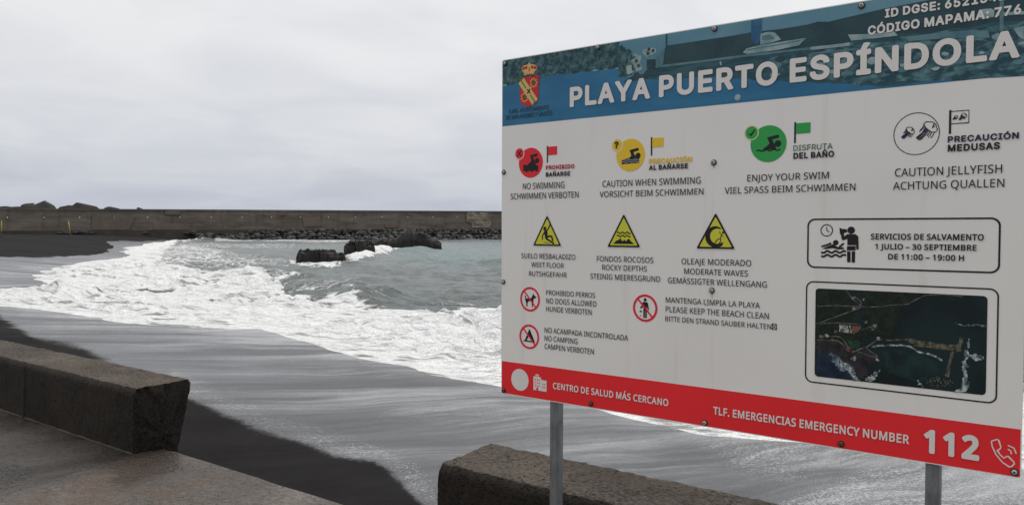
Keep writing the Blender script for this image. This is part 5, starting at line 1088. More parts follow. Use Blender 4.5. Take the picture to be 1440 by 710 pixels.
def lettering(rows, mat, bold='r', name='lettering'):
    """rows: (text, left px, right px, mid baseline px, mid cap-top px)"""
    V, Fc = [], []
    ys = [p.y for p in glyph(bold, 'H')[1]]; lo, hi = min(ys), max(ys)
    for txt, xl, xr, yb, yt in rows:
        xm = (xl + xr) / 2
        sl_, sr_ = S(xl, yb)[0], S(xr, yb)[0]; tb_, tt_ = S(xm, yb)[1], S(xm, yt)[1]
        gv, gt = set_text(txt, bold)
        xs = [v[0] for v in gv]; x0, x1 = min(xs), max(xs)
        kx = (sr_ - sl_) / (x1 - x0); ky = (tt_ - tb_) / (hi - lo); b = len(V)
        V += [(sl_ + (v[0] - x0) * kx, -.0032, tb_ + (v[1] - lo) * ky) for v in gv]
        for t in gt:
            p0, p1, p2 = (V[b + i] for i in t)
            cr_ = (p1[0] - p0[0]) * (p2[2] - p0[2]) - (p1[2] - p0[2]) * (p2[0] - p0[0])
            Fc.append(tuple(b + i for i in (t if cr_ > 0 else reversed(t))))
    me = bpy.data.meshes.new(name); me.from_pydata(V, [], Fc)
    o = link(name, me, mat, sign); o.location = (0, 0, Z0); return o
lettering([('PLAYA PUERTO ESPÍNDOLA', 802, 1433.5, 116.4, 82.6)], CREAM, 'b', 'title_lettering')
lettering([('ID DGSE: 652154109', 1245, 1441, 11.3, -1.5), ('CÓDIGO MAPAMA: 776', 1221, 1436, 35.3, 22)], CREAM, 'b')
lettering([('ILMO. AYUNTAMIENTO', 716.3, 772, 157, 151.2), ('DE SAN ANDRÉS Y SAUCES', 712, 777, 165.3, 159.3)], BLACK, 'r')
lettering([('PROHIBIDO', 768.2, 808.3, 237.8, 231.8)], CRIM, 'b')
lettering([('BAÑARSE', 768, 802.3, 248, 241.7)], BLACK, 'b')
lettering([('NO SWIMMING', 735.7, 794.3, 265.3, 256.7), ('SCHWIMMEN VERBOTEN', 718.5, 814.1, 279.2, 270.7)], BLACK, 'r')
lettering([('PRECAUCIÓN', 913.1, 973.4, 229.2, 221.8)], YELL, 'b')
lettering([('AL BAÑARSE', 913, 968, 238.3, 231.2)], BLACK, 'b')
lettering([('CAUTION WHEN SWIMMING', 847.7, 985.7, 260.7, 251.6), ('VORSICHT BEIM SCHWIMMEN', 843.8, 989.6, 275.6, 267)], BLACK, 'r')
lettering([('DISFRUTA', 1116.1, 1171.1, 211, 203)], DGREEN, 'n')
lettering([('DEL BAÑO', 1116, 1173.2, 222.3, 213.6)], BLACK, 'b')
lettering([('ENJOY YOUR SWIM', 1051.3, 1165.9, 253.3, 243.8), ('VIEL SPASS BEIM SCHWIMMEN', 1019.6, 1203.2, 270.3, 260.8)], BLACK, 'r')
lettering([('PRECAUCIÓN', 1333, 1432.9, 198, 189)], NAVY, 'b')
lettering([('MEDUSAS', 1333, 1406.3, 211.8, 201.9)], BLACK, 'b')
lettering([('CAUTION JELLYFISH', 1258.8, 1409.4, 246, 234.3), ('ACHTUNG QUALLEN', 1256, 1412.5, 265.1, 253.8)], BLACK, 'r')
lettering([('SUELO RESBALADIZO', 733.6, 809.6, 363.9, 356.8), ('WEET FLOOR', 747.8, 793.4, 376.1, 369.2), ('RUTSHGEFAHR', 744.4, 797.4, 389, 382)], BLACK, 'r')
lettering([('FONDOS ROCOSOS', 839.8, 919.2, 368.5, 360.8), ('ROCKY DEPTHS', 847.2, 910.1, 380.5, 373), ('STEINIG MEERESGRUND', 830.7, 928.9, 394, 386.3)], BLACK, 'r')
lettering([('OLEAJE MODERADO', 958.8, 1056.8, 372.7, 364.4), ('MODERATE WAVES', 962.5, 1052.2, 386.8, 378.7), ('GEMÄSSIGTER WELLENGANG', 939.5, 1078.7, 401, 392.8)], BLACK, 'r')
lettering([('PROHIBIDO PERROS', 768.6, 837.2, 416.6, 409.6), ('NO DOGS ALLOWED', 768.6, 839.2, 428.7, 421.1), ('HUNDE VERBOTEN', 768.6, 832.4, 440, 432.6)], BLACK, 'r')
lettering([('NO ACAMPADA INCONTROLADA', 766.3, 883.7, 473, 465.5), ('NO CAMPING', 766.3, 812.5, 481.1, 473.7), ('CAMPEN VERBOTEN', 766.3, 835.5, 494, 486.5)], BLACK, 'r')
lettering([('MANTENGA LIMPIA LA PLAYA', 936.6, 1069, 429.1, 421.3), ('PLEASE KEEP THE BEACH CLEAN', 936.6, 1081.5, 443.3, 435), ('BITTE DEN STRAND SAUBER HALTEN', 936, 1085, 456.9, 449.8)], BLACK, 'r')
lettering([('SERVICIOS DE SALVAMENTO', 1224.8, 1383.7, 337.4, 328.8), ('1 JULIO – 30 SEPTIEMBRE', 1230.9, 1373.5, 351.5, 343.3), ('DE 11:00 – 19:00 H', 1249.3, 1355.9, 365.8, 357.6)], BLACK, 'm')
lettering([('CENTRO DE SALUD MÁS CERCANO', 778.1, 940.5, 558.5, 549)], CREAM, 'm')
lettering([('TLF. EMERGENCIAS EMERGENCY NUMBER', 1003.2, 1279.1, 603, 591)], CREAM, 'm')
lettering([('112', 1298.7, 1377.3, 641.5, 607.5)], CREAM, 'k')

# pictograms: local unit frames (u right, v up) at a photo pixel, size in metres from a pixel height
class Pic(Art):
    def __init__(s, px, py, hpx, name='pictogram'):
        super().__init__(.0012); s.name = name
        s.c = S(px, py); s.r = (S(px, py - hpx / 2)[1] - S(px, py + hpx / 2)[1]) / 2
    def L(s, pts): return [(s.c[0] + u * s.r, s.c[1] + v * s.r) for u, v in pts]
    def P(s, pts, m): s.poly(s.L(pts), m)
    def D(s, u, v, r, m, n=40): s.disc(s.L([(u, v)])[0], r * s.r, m, n)
    def C(s, u, v, r, w_, m): s.circ(s.L([(u, v)])[0], r * s.r, w_ * s.r, m)
    def W(s, pts, w_, m, cap=True, w1=None): s.line(s.L(pts), w_ * s.r, m, cap, None if w1 is None else w1 * s.r)
    def done(s):
        l = (s.c[0], 0, s.c[1]); return s.build(s.name, None, l)
def wave(u0, u1, v, amp, per, ph=0, n=40):
    return [(u0 + (u1 - u0) * k / n, v + amp * math.sin(2 * math.pi * ((u1 - u0) * k / n) / per + ph)) for k in range(n + 1)]
def swimmer(px, py, h, mat, badge, rows):
    p = Pic(px, py, h)
    p.D(0, 0, 1, mat, 64)
    dv = {3: .12, 2: -.06, 1: -.02}[rows]
    p.W([(.50, .38 + dv), (.05, .29 + dv), (.22, -.10 + dv)], .19, BLACK)
    p.P([(-.36, -.30 + dv), (-.02, -.06 + dv), (.12, .10 + dv), (.10, .30 + dv), (.20, .26 + dv), (.42, -.20 + dv), (.44, -.30 + dv)], BLACK)
    p.D(.53, -.01 + dv, .185, BLACK)
    if rows == 1:
        p.W(wave(-.64, .64, -.36, .03, .42), .085, BLACK)
    elif rows == 2:
        p.P([(-.62, -.28), (-.2, -.2), (.62, -.22), (.62, -.52), (-.62, -.55)], BLACK)
        for v in (-.30, -.43): p.W(wave(-.62, .62, v, .035, .42), .05, LINEB, False)
    else:
        for v in (-.22, -.36, -.50): p.W(wave(-.62, .62, v, .045, .42), .15, BLACK, False)
    bx, by = -.95, .66
    p.D(bx, by, .41, CREAM if rows != 1 else LINEY); p.D(bx, by, .355, mat)
    if badge == 'x':
        p.W([(bx - .15, by - .16), (bx + .15, by + .16)], .09, BLACK); p.W([(bx - .15, by + .16), (bx + .15, by - .16)], .09, BLACK)
    elif badge == 'v': p.W([(bx - .18, by - .02), (bx - .05, by - .15), (bx + .20, by + .17)], .075, BLACK, False)
    p.done(); return p, bx, by
LINEB = ink('pale_blue_line', (.25, .30, .36))
swimmer(746.5, 229, 42, REDI, 'x', 3)
pq, bx, by = swimmer(886.8, 218.2, 45.5, YELL, '?', 2)
lettering([('?', 864.4, 870.2, 208.6, 199.5)], BLACK, 'b', 'question_mark')
swimmer(1080.6, 202.3, 51.5, GREEN, 'v', 1)
def flag(x, ytop, ybot, xr, yr, yfb, mat, name='flag_symbol'):
    """pole x, top and foot, cloth's right edge, and cloth foot at the pole"""
    A = Art(.0012); s0_, t1 = S(x, ytop); t0 = S(x, ybot)[1]; sr_ = S(xr, yr)[0]; tb_ = S(x, yfb)[1]
    wd = (t1 - t0) * .085
    tt = t1 - (t1 - t0) * .06
    if mat: A.poly([(s0_, tb_), (sr_, tb_), (sr_, tt), (s0_, tt)], mat)
    else:
        A.line([(s0_, tt), (sr_, tt), (sr_, tb_), (s0_, tb_)], .0022, BLACK, False)
    A.poly([(s0_ - wd / 2, t0), (s0_ + wd / 2, t0), (s0_ + wd / 2, t1), (s0_ - wd / 2, t1)], BLACK)
    A.build(name); return s0_, sr_, tb_, tt
flag(770, 205.3, 229, 783.6, 206, 218.5, REDI)
flag(916.5, 193, 219, 933.4, 194, 207.5, YELL)
flag(1118.4, 172, 201.6, 1140, 173, 188.5, GREEN)
fx0, fx1, fy0, fy1 = flag(1336.5, 155.2, 188.5, 1362.7, 155.5, 174.5, None)
# jellyfish
def jelly(A, ox, oy, k, wd):
    T = lambda pts: [(ox + u * k, oy + v * k) for u, v in pts]
    A.line(T([(-.30, .62), (-.05, .80), (.50, .72), (.78, .48), (.95, -.10), (.80, -.30), (.45, -.28), (.10, .0), (-.12, .22), (-.30, .62)]), wd, BLACK, False)
    A.line(T([(.60, .52), (.66, .20), (.50, .15), (.55, .35), (.70, .62)]), wd, BLACK, False)
    for u0, v0, u1, v1, f in ((-.26, .56, -.62, -.05, 1), (-.18, .40, -.70, -.18, 1), (-.08, .2, -.85, -.90, 2.4), (0, .1, -.95, -.78, 2.4), (.1, .02, -.72, -1.0, 1.6), (.22, -.06, -.55, -.98, 1), (.30, -.16, .02, -.62, 1.2), (.45, -.26, .12, -.80, 1), (.68, -.30, .36, -.86, 1)):
        A.line(T([(u0, v0), ((u0 + u1) / 2 + .06, (v0 + v1) / 2), (u1, v1)]), wd * f, NAVY if f > 1.3 else BLACK, False)
A = Pic(1288.6, 188.3, 59.5)
A.C(0, 0, 1, .035, BLACK)
cx_, cy_ = A.L([(.45, .16)])[0]; jelly(A, cx_, cy_, A.r * .47, A.r * .035)
cx_, cy_ = A.L([(-.36, .10)])[0]; jelly(A, cx_, cy_, A.r * .30, A.r * .03)
A.done()
A = Art(.0014)
fh = fy1 - fy0
jelly(A, fx0 + (fx1 - fx0) * .68, fy0 + fh * .55, fh * .30, .0014); jelly(A, fx0 + (fx1 - fx0) * .28, fy0 + fh * .50, fh * .20, .0012)
A.build('jellyfish_symbol')
# warning triangles
def tri(px, ytop, ybot):
    p = Pic(px, (ytop + ybot) / 2, ybot - ytop)
    def T(k, r):
        c = [(0, 1.0), (-1.10, -.93), (1.10, -.93)]; o = []
        cen = (0, -.29)
        for i in range(3):
            a = Vector(c[i]) ; ce = Vector(cen); a = ce + (a - ce) * k
            b = ce + (Vector(c[i - 1]) - ce) * k; d_ = ce + (Vector(c[(i + 1) % 3]) - ce) * k
            p0 = a + (b - a).normalized() * r; p1 = a + (d_ - a).normalized() * r
            for t in range(7):
                t /= 6; o.append(tuple(p0 * (1 - t) ** 2 + a * 2 * t * (1 - t) + p1 * t * t))
        return o
    p.P(T(1.06, .16), CREAM); p.P(T(1.0, .14), BLACK); p.P(T(.83, .08), SIGY); return p
p = tri(769.5, 302.5, 347.5)                       # slipping figure
p.D(-.17, .16, .125, BLACK)
p.W([(-.02, .02), (.12, .18), (.20, .36)], .10, BLACK); p.W([(-.18, -.05), (-.34, -.30), (-.36, -.52)], .09, BLACK)
p.P([(-.22, .03), (.02, .08), (.06, -.25), (.02, -.50), (-.14, -.46), (-.20, -.20)], BLACK)
p.W([(-.05, -.42), (.20, -.30), (.36, -.34), (.44, -.58)], .12, BLACK); p.W([(-.05, -.48), (.25, -.62), (.50, -.76)], .12, BLACK)
p.W([(-.24, -.70), (0, -.72), (.2, -.76)], .04, BLACK); p.done()
p = tri(877.3, 300.6, 349.5)                       # rocky bottom
for v in (-.10, -.28): p.W(wave(-.45, .45, v, .045, .30), .075, BLACK, False)
p.P([(-.70, -.74), (-.48, -.54), (-.36, -.52), (-.22, -.40), (-.08, -.58), (.06, -.48), (.14, -.58), (.34, -.42), (.46, -.56), (.70, -.74)], BLACK); p.done()
p = tri(1006.4, 299, 352)                          # wave
o_ = [(-.02 + .56 * math.cos(math.radians(a)), -.28 + .56 * math.sin(math.radians(a))) for a in range(48, 331, 6)]
i_ = [(.10 + .40 * math.cos(math.radians(a)), -.25 + .40 * math.sin(math.radians(a))) for a in range(300, 70, -6)]
p.P(o_ + i_, BLACK)
p.P([(.08, -.74), (.30, -.62), (.44, -.66), (.36, -.78), (.14, -.84)], BLACK)
p.D(.42, -.06, .065, BLACK, 16)
p.W([(.36, -.16), (.28, -.36), (.10, -.44), (-.02, -.60)], .055, BLACK); p.W([(.28, -.36), (.30, -.52), (.20, -.62)], .05, BLACK); p.W([(.22, -.02), (.30, -.16), (.44, -.26)], .04, BLACK); p.done()
# prohibition discs
def ban(px, py, h):
    p = Pic(px, py, h); p.C(0, 0, 1, .17, PRED); return p
def slash(p):
    a = math.radians(-47); p.W([(-.86 * math.cos(a), -.86 * math.sin(a)), (.86 * math.cos(a), .86 * math.sin(a))], .13, PRED, False); p.done()
p = ban(745.4, 420.6, 34.5)
p.P([(-.50, .28), (-.44, .30), (-.40, .06), (-.10, .04), (.14, .12), (.28, .34), (.34, .52), (.42, .34), (.62, .26), (.60, .14), (.44, .10), (.36, .02), (.34, -.22), (.28, -.50), (.32, -.62), (.22, -.62), (.16, -.26), (.06, -.14), (-.16, -.16), (-.26, -.36), (-.24, -.58), (-.36, -.60), (-.36, -.36), (-.44, -.16), (-.48, 0)], BLACK); slash(p)
p = ban(744.3, 473.2, 34.5)
p.P([(-.05, .60), (.0, .54), (.05, .60), (.08, .56), (.58, -.38), (.62, -.44), (-.62, -.40), (-.58, -.34), (-.44, -.30), (-.08, .44)], BLACK)
p.P([(-.02, .10), (.20, -.33), (-.22, -.31)], CREAM); slash(p)
p = ban(907.3, 433, 38.5)
p.D(.0, .60, .12, BLACK, 20)
p.P([(-.17, .44), (.17, .44), (.24, .34), (.32, -.10), (.22, -.12), (.14, .18), (.14, -.72), (.02, -.72), (.02, -.20), (-.02, -.20), (-.02, -.72), (-.14, -.72), (-.14, .10), (-.36, -.06), (-.42, .0), (-.24, .22), (-.22, .38)], BLACK)
p.P([(-.46, -.26), (-.40, -.20), (-.32, -.22), (-.26, -.20), (-.26, -.30), (-.42, -.32)], BLACK); p.P([(-.42, -.56), (-.34, -.52), (-.32, -.60), (-.40, -.62)], BLACK); slash(p)
# the small boxed cross after HALTEN
A = Art(.0012); (a0, b0), (a1, b1) = S(1086, 462.8), S(1092, 455.4)
A.line([(a0, b0), (a1, b0), (a1, b1), (a0, b1), (a0, b0)], .0022, BLACK, False); A.line([(a0, b0), (a1, b1)], .002, BLACK, False); A.line([(a0, b1), (a1, b0)], .002, BLACK, False); A.build('boxed_cross')
# framed boxes
def frame(x0, ya0, ya1, x1, yb0, yb1, wd, name):
    A = Art(.0012); l0, l1 = S(x0, ya0), S(x0, ya1); r0, r1 = S(x1, yb0), S(x1, yb1)
    t1 = (l0[1] + r0[1]) / 2; t0 = (l1[1] + r1[1]) / 2
    A.ring(rrect(l0[0], t0, r0[0], t1, .024), rrect(l0[0] + wd, t0 + wd, r0[0] - wd, t1 - wd, .020), BLACK); A.build(name)
frame(1135.7, 306.8, 376.6, 1407.8, 306.3, 384.4, .0050, 'service_frame')
frame(1133.7, 395.2, 537, 1405.3, 405.0, 568, .0042, 'map_frame')
# lifeguard symbols
zE = (1110, 290, 2.448)
def Sz(x, y, z=zE): return S(z[0] + x / z[2], z[1] + y / z[2])
A = Art(.0012)
c_ = Sz(129, 83); r_ = (Sz(129, 62)[1] - Sz(129, 104)[1]) / 2
A.circ(c_, r_, r_ * .15, BLACK); A.line([(c_[0], c_[1] + r_ * .55), c_, (c_[0] + r_ * .42, c_[1] - r_ * .28)], r_ * .13, BLACK, False)
A.build('clock_symbol')
A = Art(.0012)
zl = lambda pts: [Sz(x, y) for x, y in pts]
for y in (155, 168): A.line(zl([(110 + (195 - 110) * k / 40, y + 2 + 3.2 * math.sin(k / 40 * 6 * math.pi)) for k in range(41)]), .0062, BLACK, False)
A.disc(Sz(160, 125), .0085, BLACK, 20); A.line(zl([(113, 138), (128, 134), (142, 128)]), .006, BLACK); A.line(zl([(174, 139), (186, 129)]), .006, BLACK)
A.poly(zl([(112, 146), (132, 138), (150, 130), (166, 140), (186, 141), (190, 147), (170, 149), (150, 144), (128, 147)]), BLACK)
A.build('bather_symbol')
A = Art(.0012)
A.disc(Sz(213, 82.5), .0115, BLACK, 24)
A.poly(zl([(200, 96), (228, 96), (238, 104), (239, 148), (231, 149), (229, 116), (229, 134), (200, 134), (200, 112), (184, 118), (180, 110)]), BLACK)
A.poly(zl([(199, 137), (229, 137), (228, 152), (198, 152)]), BLACK); A.poly(zl([(199, 155), (211, 155), (211, 193), (199, 192)]), BLACK); A.poly(zl([(215, 155), (227, 155), (226, 194), (215, 193)]), BLACK)
A.poly(zl([(173, 73), (182, 78), (198, 79), (199, 90), (186, 92), (188, 104), (180, 106), (176, 95), (174, 92)]), BLACK)
A.line(zl([(184, 92), (184, 112)]), .008, BLACK, False)
A.build('lifeguard_symbol')
# aerial picture of the harbour
(ma0, mb1), (ma1, mb1b) = S(1147.2, 404.8), S(1389, 416.6); mb0 = (S(1147.2, 529)[1] + S(1389, 555.5)[1]) / 2; mb1 = (mb1 + mb1b) / 2
zM = (1140, 390, 3.946)
def MP(pts): return [(min(max(a, ma0 + .002), ma1 - .002), min(max(b, mb0 + .002), mb1 - .002)) for a, b in (S(zM[0] + x / zM[2], zM[1] + y / zM[2]) for x, y in pts)]
M_SEA = noisy('aerial_sea', (.003, .009, .010), (.007, .022, .023), 5)
M_LAND = noisy('aerial_land', (.003, .008, .005), (.012, .022, .012), 40)
M_BLUE = noisy('aerial_deep_water', (.004, .012, .028), (.014, .030, .058), 16)
M_SHORE = noisy('aerial_lava', (.010, .010, .012), (.030, .030, .034), 30)
M_SURF = noisy('aerial_surf', (.03, .06, .065), (.52, .55, .55), 85, .42, .62)
M_MIST = noisy('aerial_surf_mist', (.03, .06, .10), (.30, .36, .42), 22, .40, .68)
M_TEALS = noisy('aerial_shallow', (.003, .012, .013), (.010, .032, .032), 18)
M_ROAD = noisy('aerial_road', (.035, .038, .034), (.16, .155, .145), 60)
M_ROOF = noisy('aerial_roofs', (.05, .04, .035), (.42, .38, .33), 90, .42, .60)
M_RED = noisy('aerial_red_ground', (.12, .03, .025), (.24, .07, .05), 40)
M_QUAY = noisy('aerial_quay', (.025, .026, .018), (.15, .14, .09), 75)
M_GRN = noisy('aerial_court', (.006, .035, .022), (.018, .075, .045), 30)
A = Art(.0012)
A.poly(rrect(ma0, mb0, ma1, mb1, .012), M_SEA)
A.poly(jag(MP([(34, 72), (230, 78), (262, 170), (262, 250), (320, 340), (250, 420), (160, 345), (34, 350)]), .004, 1), M_LAND)
A.poly(jag(MP([(280, 80), (620, 92), (540, 150), (430, 330), (300, 330), (280, 200)]), .006, 2), M_LAND)
A.poly(jag(MP([(34, 345), (160, 350), (250, 415), (330, 395), (375, 440), (345, 480), (300, 490), (330, 520), (290, 560), (170, 540), (34, 430)]), .004, 3), M_SHORE)
A.poly(jag(MP([(36, 420), (100, 425), (140, 470), (225, 510), (260, 565), (60, 545), (36, 520)]), .003, 4), M_BLUE)
A.poly(jag(MP([(105, 425), (140, 425), (180, 465), (230, 495), (255, 540), (266, 572), (240, 568), (215, 530), (160, 505), (120, 465)]), .006, 5), M_MIST)
A.poly(jag(MP([(150, 450), (225, 497), (258, 545), (262, 570), (240, 555), (205, 515), (150, 480)]), .003, 15), M_SURF)
A.poly(jag(MP([(385, 515), (370, 545), (345, 575), (300, 572), (310, 552), (345, 540), (360, 520)]), .004, 6), M_SURF)
A.poly(jag(MP([(400, 395), (560, 405), (700, 470), (735, 560), (600, 580), (420, 520)]), .006, 7), M_TEALS)
for pts, wd, m_ in (([(34, 258), (120, 225), (275, 167)], .0045, M_ROAD), ([(36, 158), (150, 155), (275, 163), (400, 160), (540, 146), (600, 115), (640, 98)], .0035, M_ROAD), ([(198, 70), (235, 120), (278, 155)], .004, M_ROAD), ([(245, 105), (278, 130), (278, 165)], .004, M_ROAD),
                    ([(36, 345), (155, 350), (212, 408)], .004, M_ROAD), ([(36, 325), (165, 328), (232, 412)], .005, M_QUAY), ([(34, 258), (130, 252), (260, 258), (278, 275), (262, 298), (235, 312)], .004, M_ROAD),
                    ([(232, 412), (310, 385), (375, 345), (400, 345)], .005, M_ROAD), ([(310, 390), (372, 438), (345, 440), (250, 408)], .0035, M_ROAD), ([(285, 290), (330, 275), (370, 262)], .0035, M_ROAD),
                    ([(415, 348), (540, 344)], .007, M_QUAY), ([(545, 350), (700, 375), (810, 385)], .018, M_QUAY), ([(640, 98), (760, 92), (850, 106)], .003, M_ROAD), ([(570, 375), (690, 390), (800, 400)], .007, M_QUAY)):
    A.line(jag(MP(pts), .0012, len(pts), 4, False), wd * .72, m_, False)
A.poly(MP([(158, 300), (160, 262), (205, 264), (218, 310)]), M_ROOF); A.poly(MP([(232, 268), (260, 268), (272, 282), (250, 306), (228, 306)]), M_RED); A.line(MP([(218, 265), (225, 308)]), .005, M_SURF, False)
A.poly(MP([(160, 266), (205, 264), (207, 280), (165, 284)]), M_SURF)
A.poly(MP([(200, 380), (222, 385), (218, 405), (206, 403)]), M_RED); A.poly(jag(MP([(205, 355), (262, 345), (280, 380), (235, 400)]), .003, 9), M_GRN); A.poly(jag(MP([(222, 440), (250, 438), (250, 458), (225, 458)]), .003, 10), M_ROOF)
for x, y, s_, m_ in ((305, 248, 7, M_ROOF), (355, 268, 9, M_ROOF), (345, 288, 6, M_ROOF), (375, 338, 9, M_ROOF), (240, 112, 8, M_ROOF), (295, 122, 6, M_ROOF), (240, 172, 7, M_ROOF), (370, 455, 8, M_ROOF), (60, 328, 9, M_ROOF), (90, 322, 9, M_ROOF), (140, 300, 8, M_ROOF), (120, 345, 7, M_ROOF)):
    A.poly(jag(MP([(x - s_, y - s_), (x + s_, y - s_ * .7), (x + s_, y + s_), (x - s_, y + s_ * .8)]), .002, x), m_)
A.line(jag(MP([(340, 385), (370, 377), (430, 376), (520, 375), (565, 390), (600, 413), (660, 425), (735, 460)]), .0012, 3, 4, False), .0055, M_SURF, False)
A.poly(jag(MP([(805, 408), (830, 330), (848, 335), (832, 412)]), .002, 12), M_QUAY); A.poly(MP([(745, 545), (778, 412), (798, 408), (768, 556)]), M_QUAY); A.line(MP([(757, 548), (786, 412)]), .003, M_ROAD, False)
q = random.Random(5)
for _ in range(85):
    t = q.uniform(0, math.tau); k = q.random() ** .5; x, y = 718 + 75 * k * math.cos(t), 578 + 30 * k * math.sin(t) - (x - 718) * .0 if False else 578 + 30 * k * math.sin(t)
    A.poly(MP([(x - 4, y - 3), (x + 2, y - 4), (x + 4, y + 2), (x - 2, y + 4)]), q.choice([M_QUAY, M_ROAD, M_SHORE]))
for pts, sd_ in (([(860, 405), (880, 400), (868, 450), (872, 520), (878, 590), (868, 640), (800, 632), (840, 610), (850, 560), (835, 510), (848, 460)], 21), ([(870, 430), (900, 420), (950, 432), (958, 460), (920, 462), (895, 448)], 22), ([(800, 252), (835, 262), (905, 258), (978, 262), (978, 268), (900, 266), (840, 270)], 23), ([(592, 572), (615, 590), (635, 615), (610, 605)], 24), ([(875, 340), (884, 345), (876, 390), (870, 380)], 25)):
    A.poly(jag(MP(pts), .004, sd_, 5), M_SURF)
A.build('map_picture')
# coat of arms
zS = (705, 80, 7.1)
def CS(pts): return [S(zS[0] + x / zS[2], zS[1] + y / zS[2]) for x, y in pts]
GOLD = ink('gold_ink', (.62, .46, .16)); SHR = ink('shield_red', (.55, .02, .025)); SGRN = ink('arms_green', (.02, .13, .04))
A = Art(.0024)
A.poly(CS([(178, 215), (205, 195), (225, 215), (212, 240), (192, 262)]), SGRN)
A.poly(CS([(192, 212), (240, 205), (300, 200), (380, 188), (372, 420), (360, 455), (330, 480), (275, 495), (230, 488), (200, 460), (188, 420)]), SHR)
A.line(CS([(200, 240), (340, 455)]), .034, GOLD, False); A.line(CS([(200, 240), (340, 455)]), .005, SGRN, False)
A.poly(CS([(178, 215), (212, 195), (228, 212), (205, 238)]), SGRN); A.poly(CS([(318, 470), (345, 440), (350, 455), (335, 475)]), SGRN)
A.poly(CS([(248, 312), (302, 302), (305, 378), (250, 388)]), GOLD)
A.line(CS([(262, 325), (292, 368)]), .006, BLACK, False); A.line(CS([(292, 322), (262, 370)]), .006, BLACK, False)
for cx2, cy2 in ((325, 262), (235, 408)):
    for k in range(9):
        t = k / 9 * math.tau; A.disc(CS([(cx2 + 30 * math.cos(t), cy2 + 40 * math.sin(t))])[0], .0036, GOLD, 10)
    A.disc(CS([(cx2, cy2)])[0], .0085, SGRN, 12)
A.poly(CS([(228, 190), (232, 165), (330, 155), (335, 180), (282, 178)]), GOLD)
A.poly(CS([(232, 166), (212, 140), (205, 115), (225, 92), (260, 82), (283, 76), (310, 76), (345, 85), (360, 105), (355, 130), (332, 156), (282, 160)]), GOLD)
for x, y in ((225, 120), (252, 112), (312, 106), (340, 112)): A.disc(CS([(x, y)])[0], .0075, SHR, 14)
A.line(CS([(283, 108), (283, 150)]), .006, SHR, False); A.line(CS([(282, 60), (282, 92)]), .004, GOLD, False); A.line(CS([(272, 72), (292, 70)]), .004, GOLD, False)
for x in (240, 262, 284, 306, 326): A.disc(CS([(x, 172)])[0], .003, SHR, 8)
A.build('coat_of_arms')
# footer symbols: plain disc, hospital, telephone
A = Art(.0012); c_ = S(731.3, 533.7); A.disc(c_, (S(731.3, 518.5)[1] - S(731.3, 549)[1]) / 2, CREAM, 48); A.build('footer_disc')
zF = (700, 490, 1.946)
FS = lambda pts: [S(zF[0] + x / zF[2], zF[1] + y / zF[2]) for x, y in pts]
A = Art(.0012)
A.poly(FS([(98, 75), (104, 76), (104, 69), (113, 71), (113, 78), (119, 79), (119, 85), (134, 88), (134, 118), (98, 112)]), CREAM)
def sq(x, y, h=1.7, m_=FOOT): A.poly(FS([(x - h, y - h), (x + h, y - h * .8), (x + h, y + h), (x - h, y + h * .8)]), m_)
for y in (84, 92, 100): 
    for x in (103, 109, 114): sq(x, y + (x - 100) * .15)
for y in (95, 103): 
    for x in (124, 129): sq(x, y + (x - 100) * .12)
A.poly(FS([(106, 105), (111, 106), (111, 114), (106, 113)]), FOOT); A.line(FS([(106.5, 74), (110.5, 74.6)]), .0035, FOOT, False); A.line(FS([(108.5, 72), (108.5, 77)]), .0035, FOOT, False)
A.build('hospital_symbol')
zT = (1000, 580, 3.273)
TS = lambda pts: [S(zT[0] + x / zT[2], zT[1] + y / zT[2]) for x, y in pts]
A = Art(.0012)
ph = [(1290, 130), (1316, 122), (1324, 126), (1334, 158), (1330, 166), (1318, 172), (1330, 192), (1348, 208), (1360, 200), (1368, 200), (1394, 226), (1396, 234), (1384, 246), (1372, 248), (1340, 226), (1312, 192), (1294, 154), (1290, 130)]
A.line(TS(ph), .0034, CREAM, False); A.line(TS([(1368, 168), (1380, 176), (1382, 188)]), .0034, CREAM); A.line(TS([(1368, 150), (1394, 162), (1404, 186)]), .0034, CREAM); A.build('telephone_symbol')

# screws
SCR = Mat('screw_steel').set(col=(.42, .41, .40), rough=.45, metal=.2); SCW = Mat('screw_washer').set(col=(.015, .015, .015), rough=.6); RUST = Mat('rusty_screw').set(col=(.14, .075, .025), rough=.6, metal=.4)
def screw_mesh(m_):
    bm = bmesh.new()
    def ring(r, y): return [bm.verts.new((r * math.cos(t), y, r * math.sin(t))) for t in [k * math.tau / 16 for k in range(16)]]
    rs_ = [ring(.0105, -.0002), ring(.0105, -.0035), ring(.0075, -.0040), ring(.0070, -.0080), ring(.0045, -.0098), ring(.0030, -.0100), ring(.0028, -.0070)]
    for j in range(len(rs_) - 1):
        for k in range(16):
            f = bm.faces.new((rs_[j][k], rs_[j + 1][k], rs_[j + 1][(k + 1) % 16], rs_[j][(k + 1) % 16])); f.material_index = 0 if j >= 2 else 1
    f = bm.faces.new(rs_[-1]); f.material_index = 1
    bmesh.ops.recalc_face_normals(bm, faces=bm.faces)
    me = bpy.data.meshes.new('screw'); bm.to_mesh(me); bm.free(); me.materials.append(m_); me.materials.append(SCW); return me
sm1, sm2 = screw_mesh(SCR), screw_mesh(RUST)
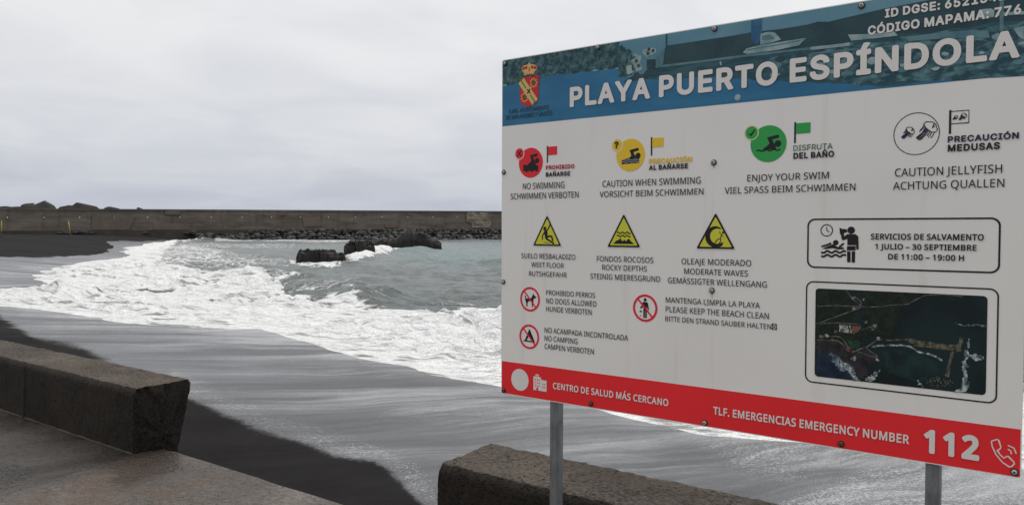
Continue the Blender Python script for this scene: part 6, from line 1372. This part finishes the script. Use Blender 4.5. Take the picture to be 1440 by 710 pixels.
for i, (x, y) in enumerate(((710.3, 89.8), (841.2, 67), (1005.2, 41), (1212, 8.4), (708.6, 242.3), (1004, 228.8), (707.3, 396.3), (1001.3, 408.2), (708.6, 548.4), (831.3, 567), (991.3, 594), (1183, 623.6), (1426.8, 663))):
    o = bpy.data.objects.new('screw', sm2 if i in (8, 9, 11) else sm1); COL.objects.link(o); o.parent = sign; a_, b_ = S(x, y)
    o.location = (max(.011, a_), 0, Z0 + b_)
STAIN = noisy('rust_stain', (.46, .36, .16), (.62, .50, .30), 60)
A = Art(.0006)
for x, y, l_ in ((1001.6, 411, 9), (1004, 233, 4), (841.5, 70, 0)):
    if not l_: continue
    a_, b_ = S(x, y); e_ = S(x, y + l_)[1]
    A.poly([(a_ - .004, b_), (a_ + .004, b_), (a_ + .0022, (b_ + e_) / 2), (a_ + .0006, e_), (a_ - .001, e_), (a_ - .0026, (b_ + e_) / 2)], STAIN)
A.build('rust_stain')
# posts and rails
def post(px):
    s_ = S(px, 620)[0]
    bm = bmesh.new(); h = .0195
    o_ = rrect(s_ - h, .006, s_ + h, .051, .005, 3)
    lo_ = [bm.verts.new((x, y, 0)) for x, y in o_]; hi_ = [bm.verts.new((x, y, Z0 + SH - .06)) for x, y in o_]
    n = len(o_)
    for k in range(n): bm.faces.new((lo_[k], lo_[(k + 1) % n], hi_[(k + 1) % n], hi_[k]))
    bm.faces.new(hi_)
    bmesh.ops.recalc_face_normals(bm, faces=bm.faces)
    for v in bm.verts: v.co.x -= s_
    o = from_bm('post', bm, STEEL, sign); o.location = (s_, 0, 0)
    bm = bmesh.new(); box(bm, -.07, .07, -.04, .10, 0, .010)
    for sx in (-.05, .05):
        for sy in (-.02, .08):
            r = bmesh.ops.create_cone(bm, cap_ends=True, segments=6, radius1=.009, radius2=.009, depth=.012); bmesh.ops.translate(bm, verts=r['verts'], vec=(sx, sy, .016))
    bo = from_bm('base_plate', bm, STEEL, o)
    return o
post(777.0); post(1311)
for tz in (.08, SH * .5, SH - .10):
    bm = bmesh.new(); box(bm, .02, SWD - .02, .0045, .0058, Z0 + tz - .02, Z0 + tz + .02); from_bm('rail', bm, STEEL, sign)
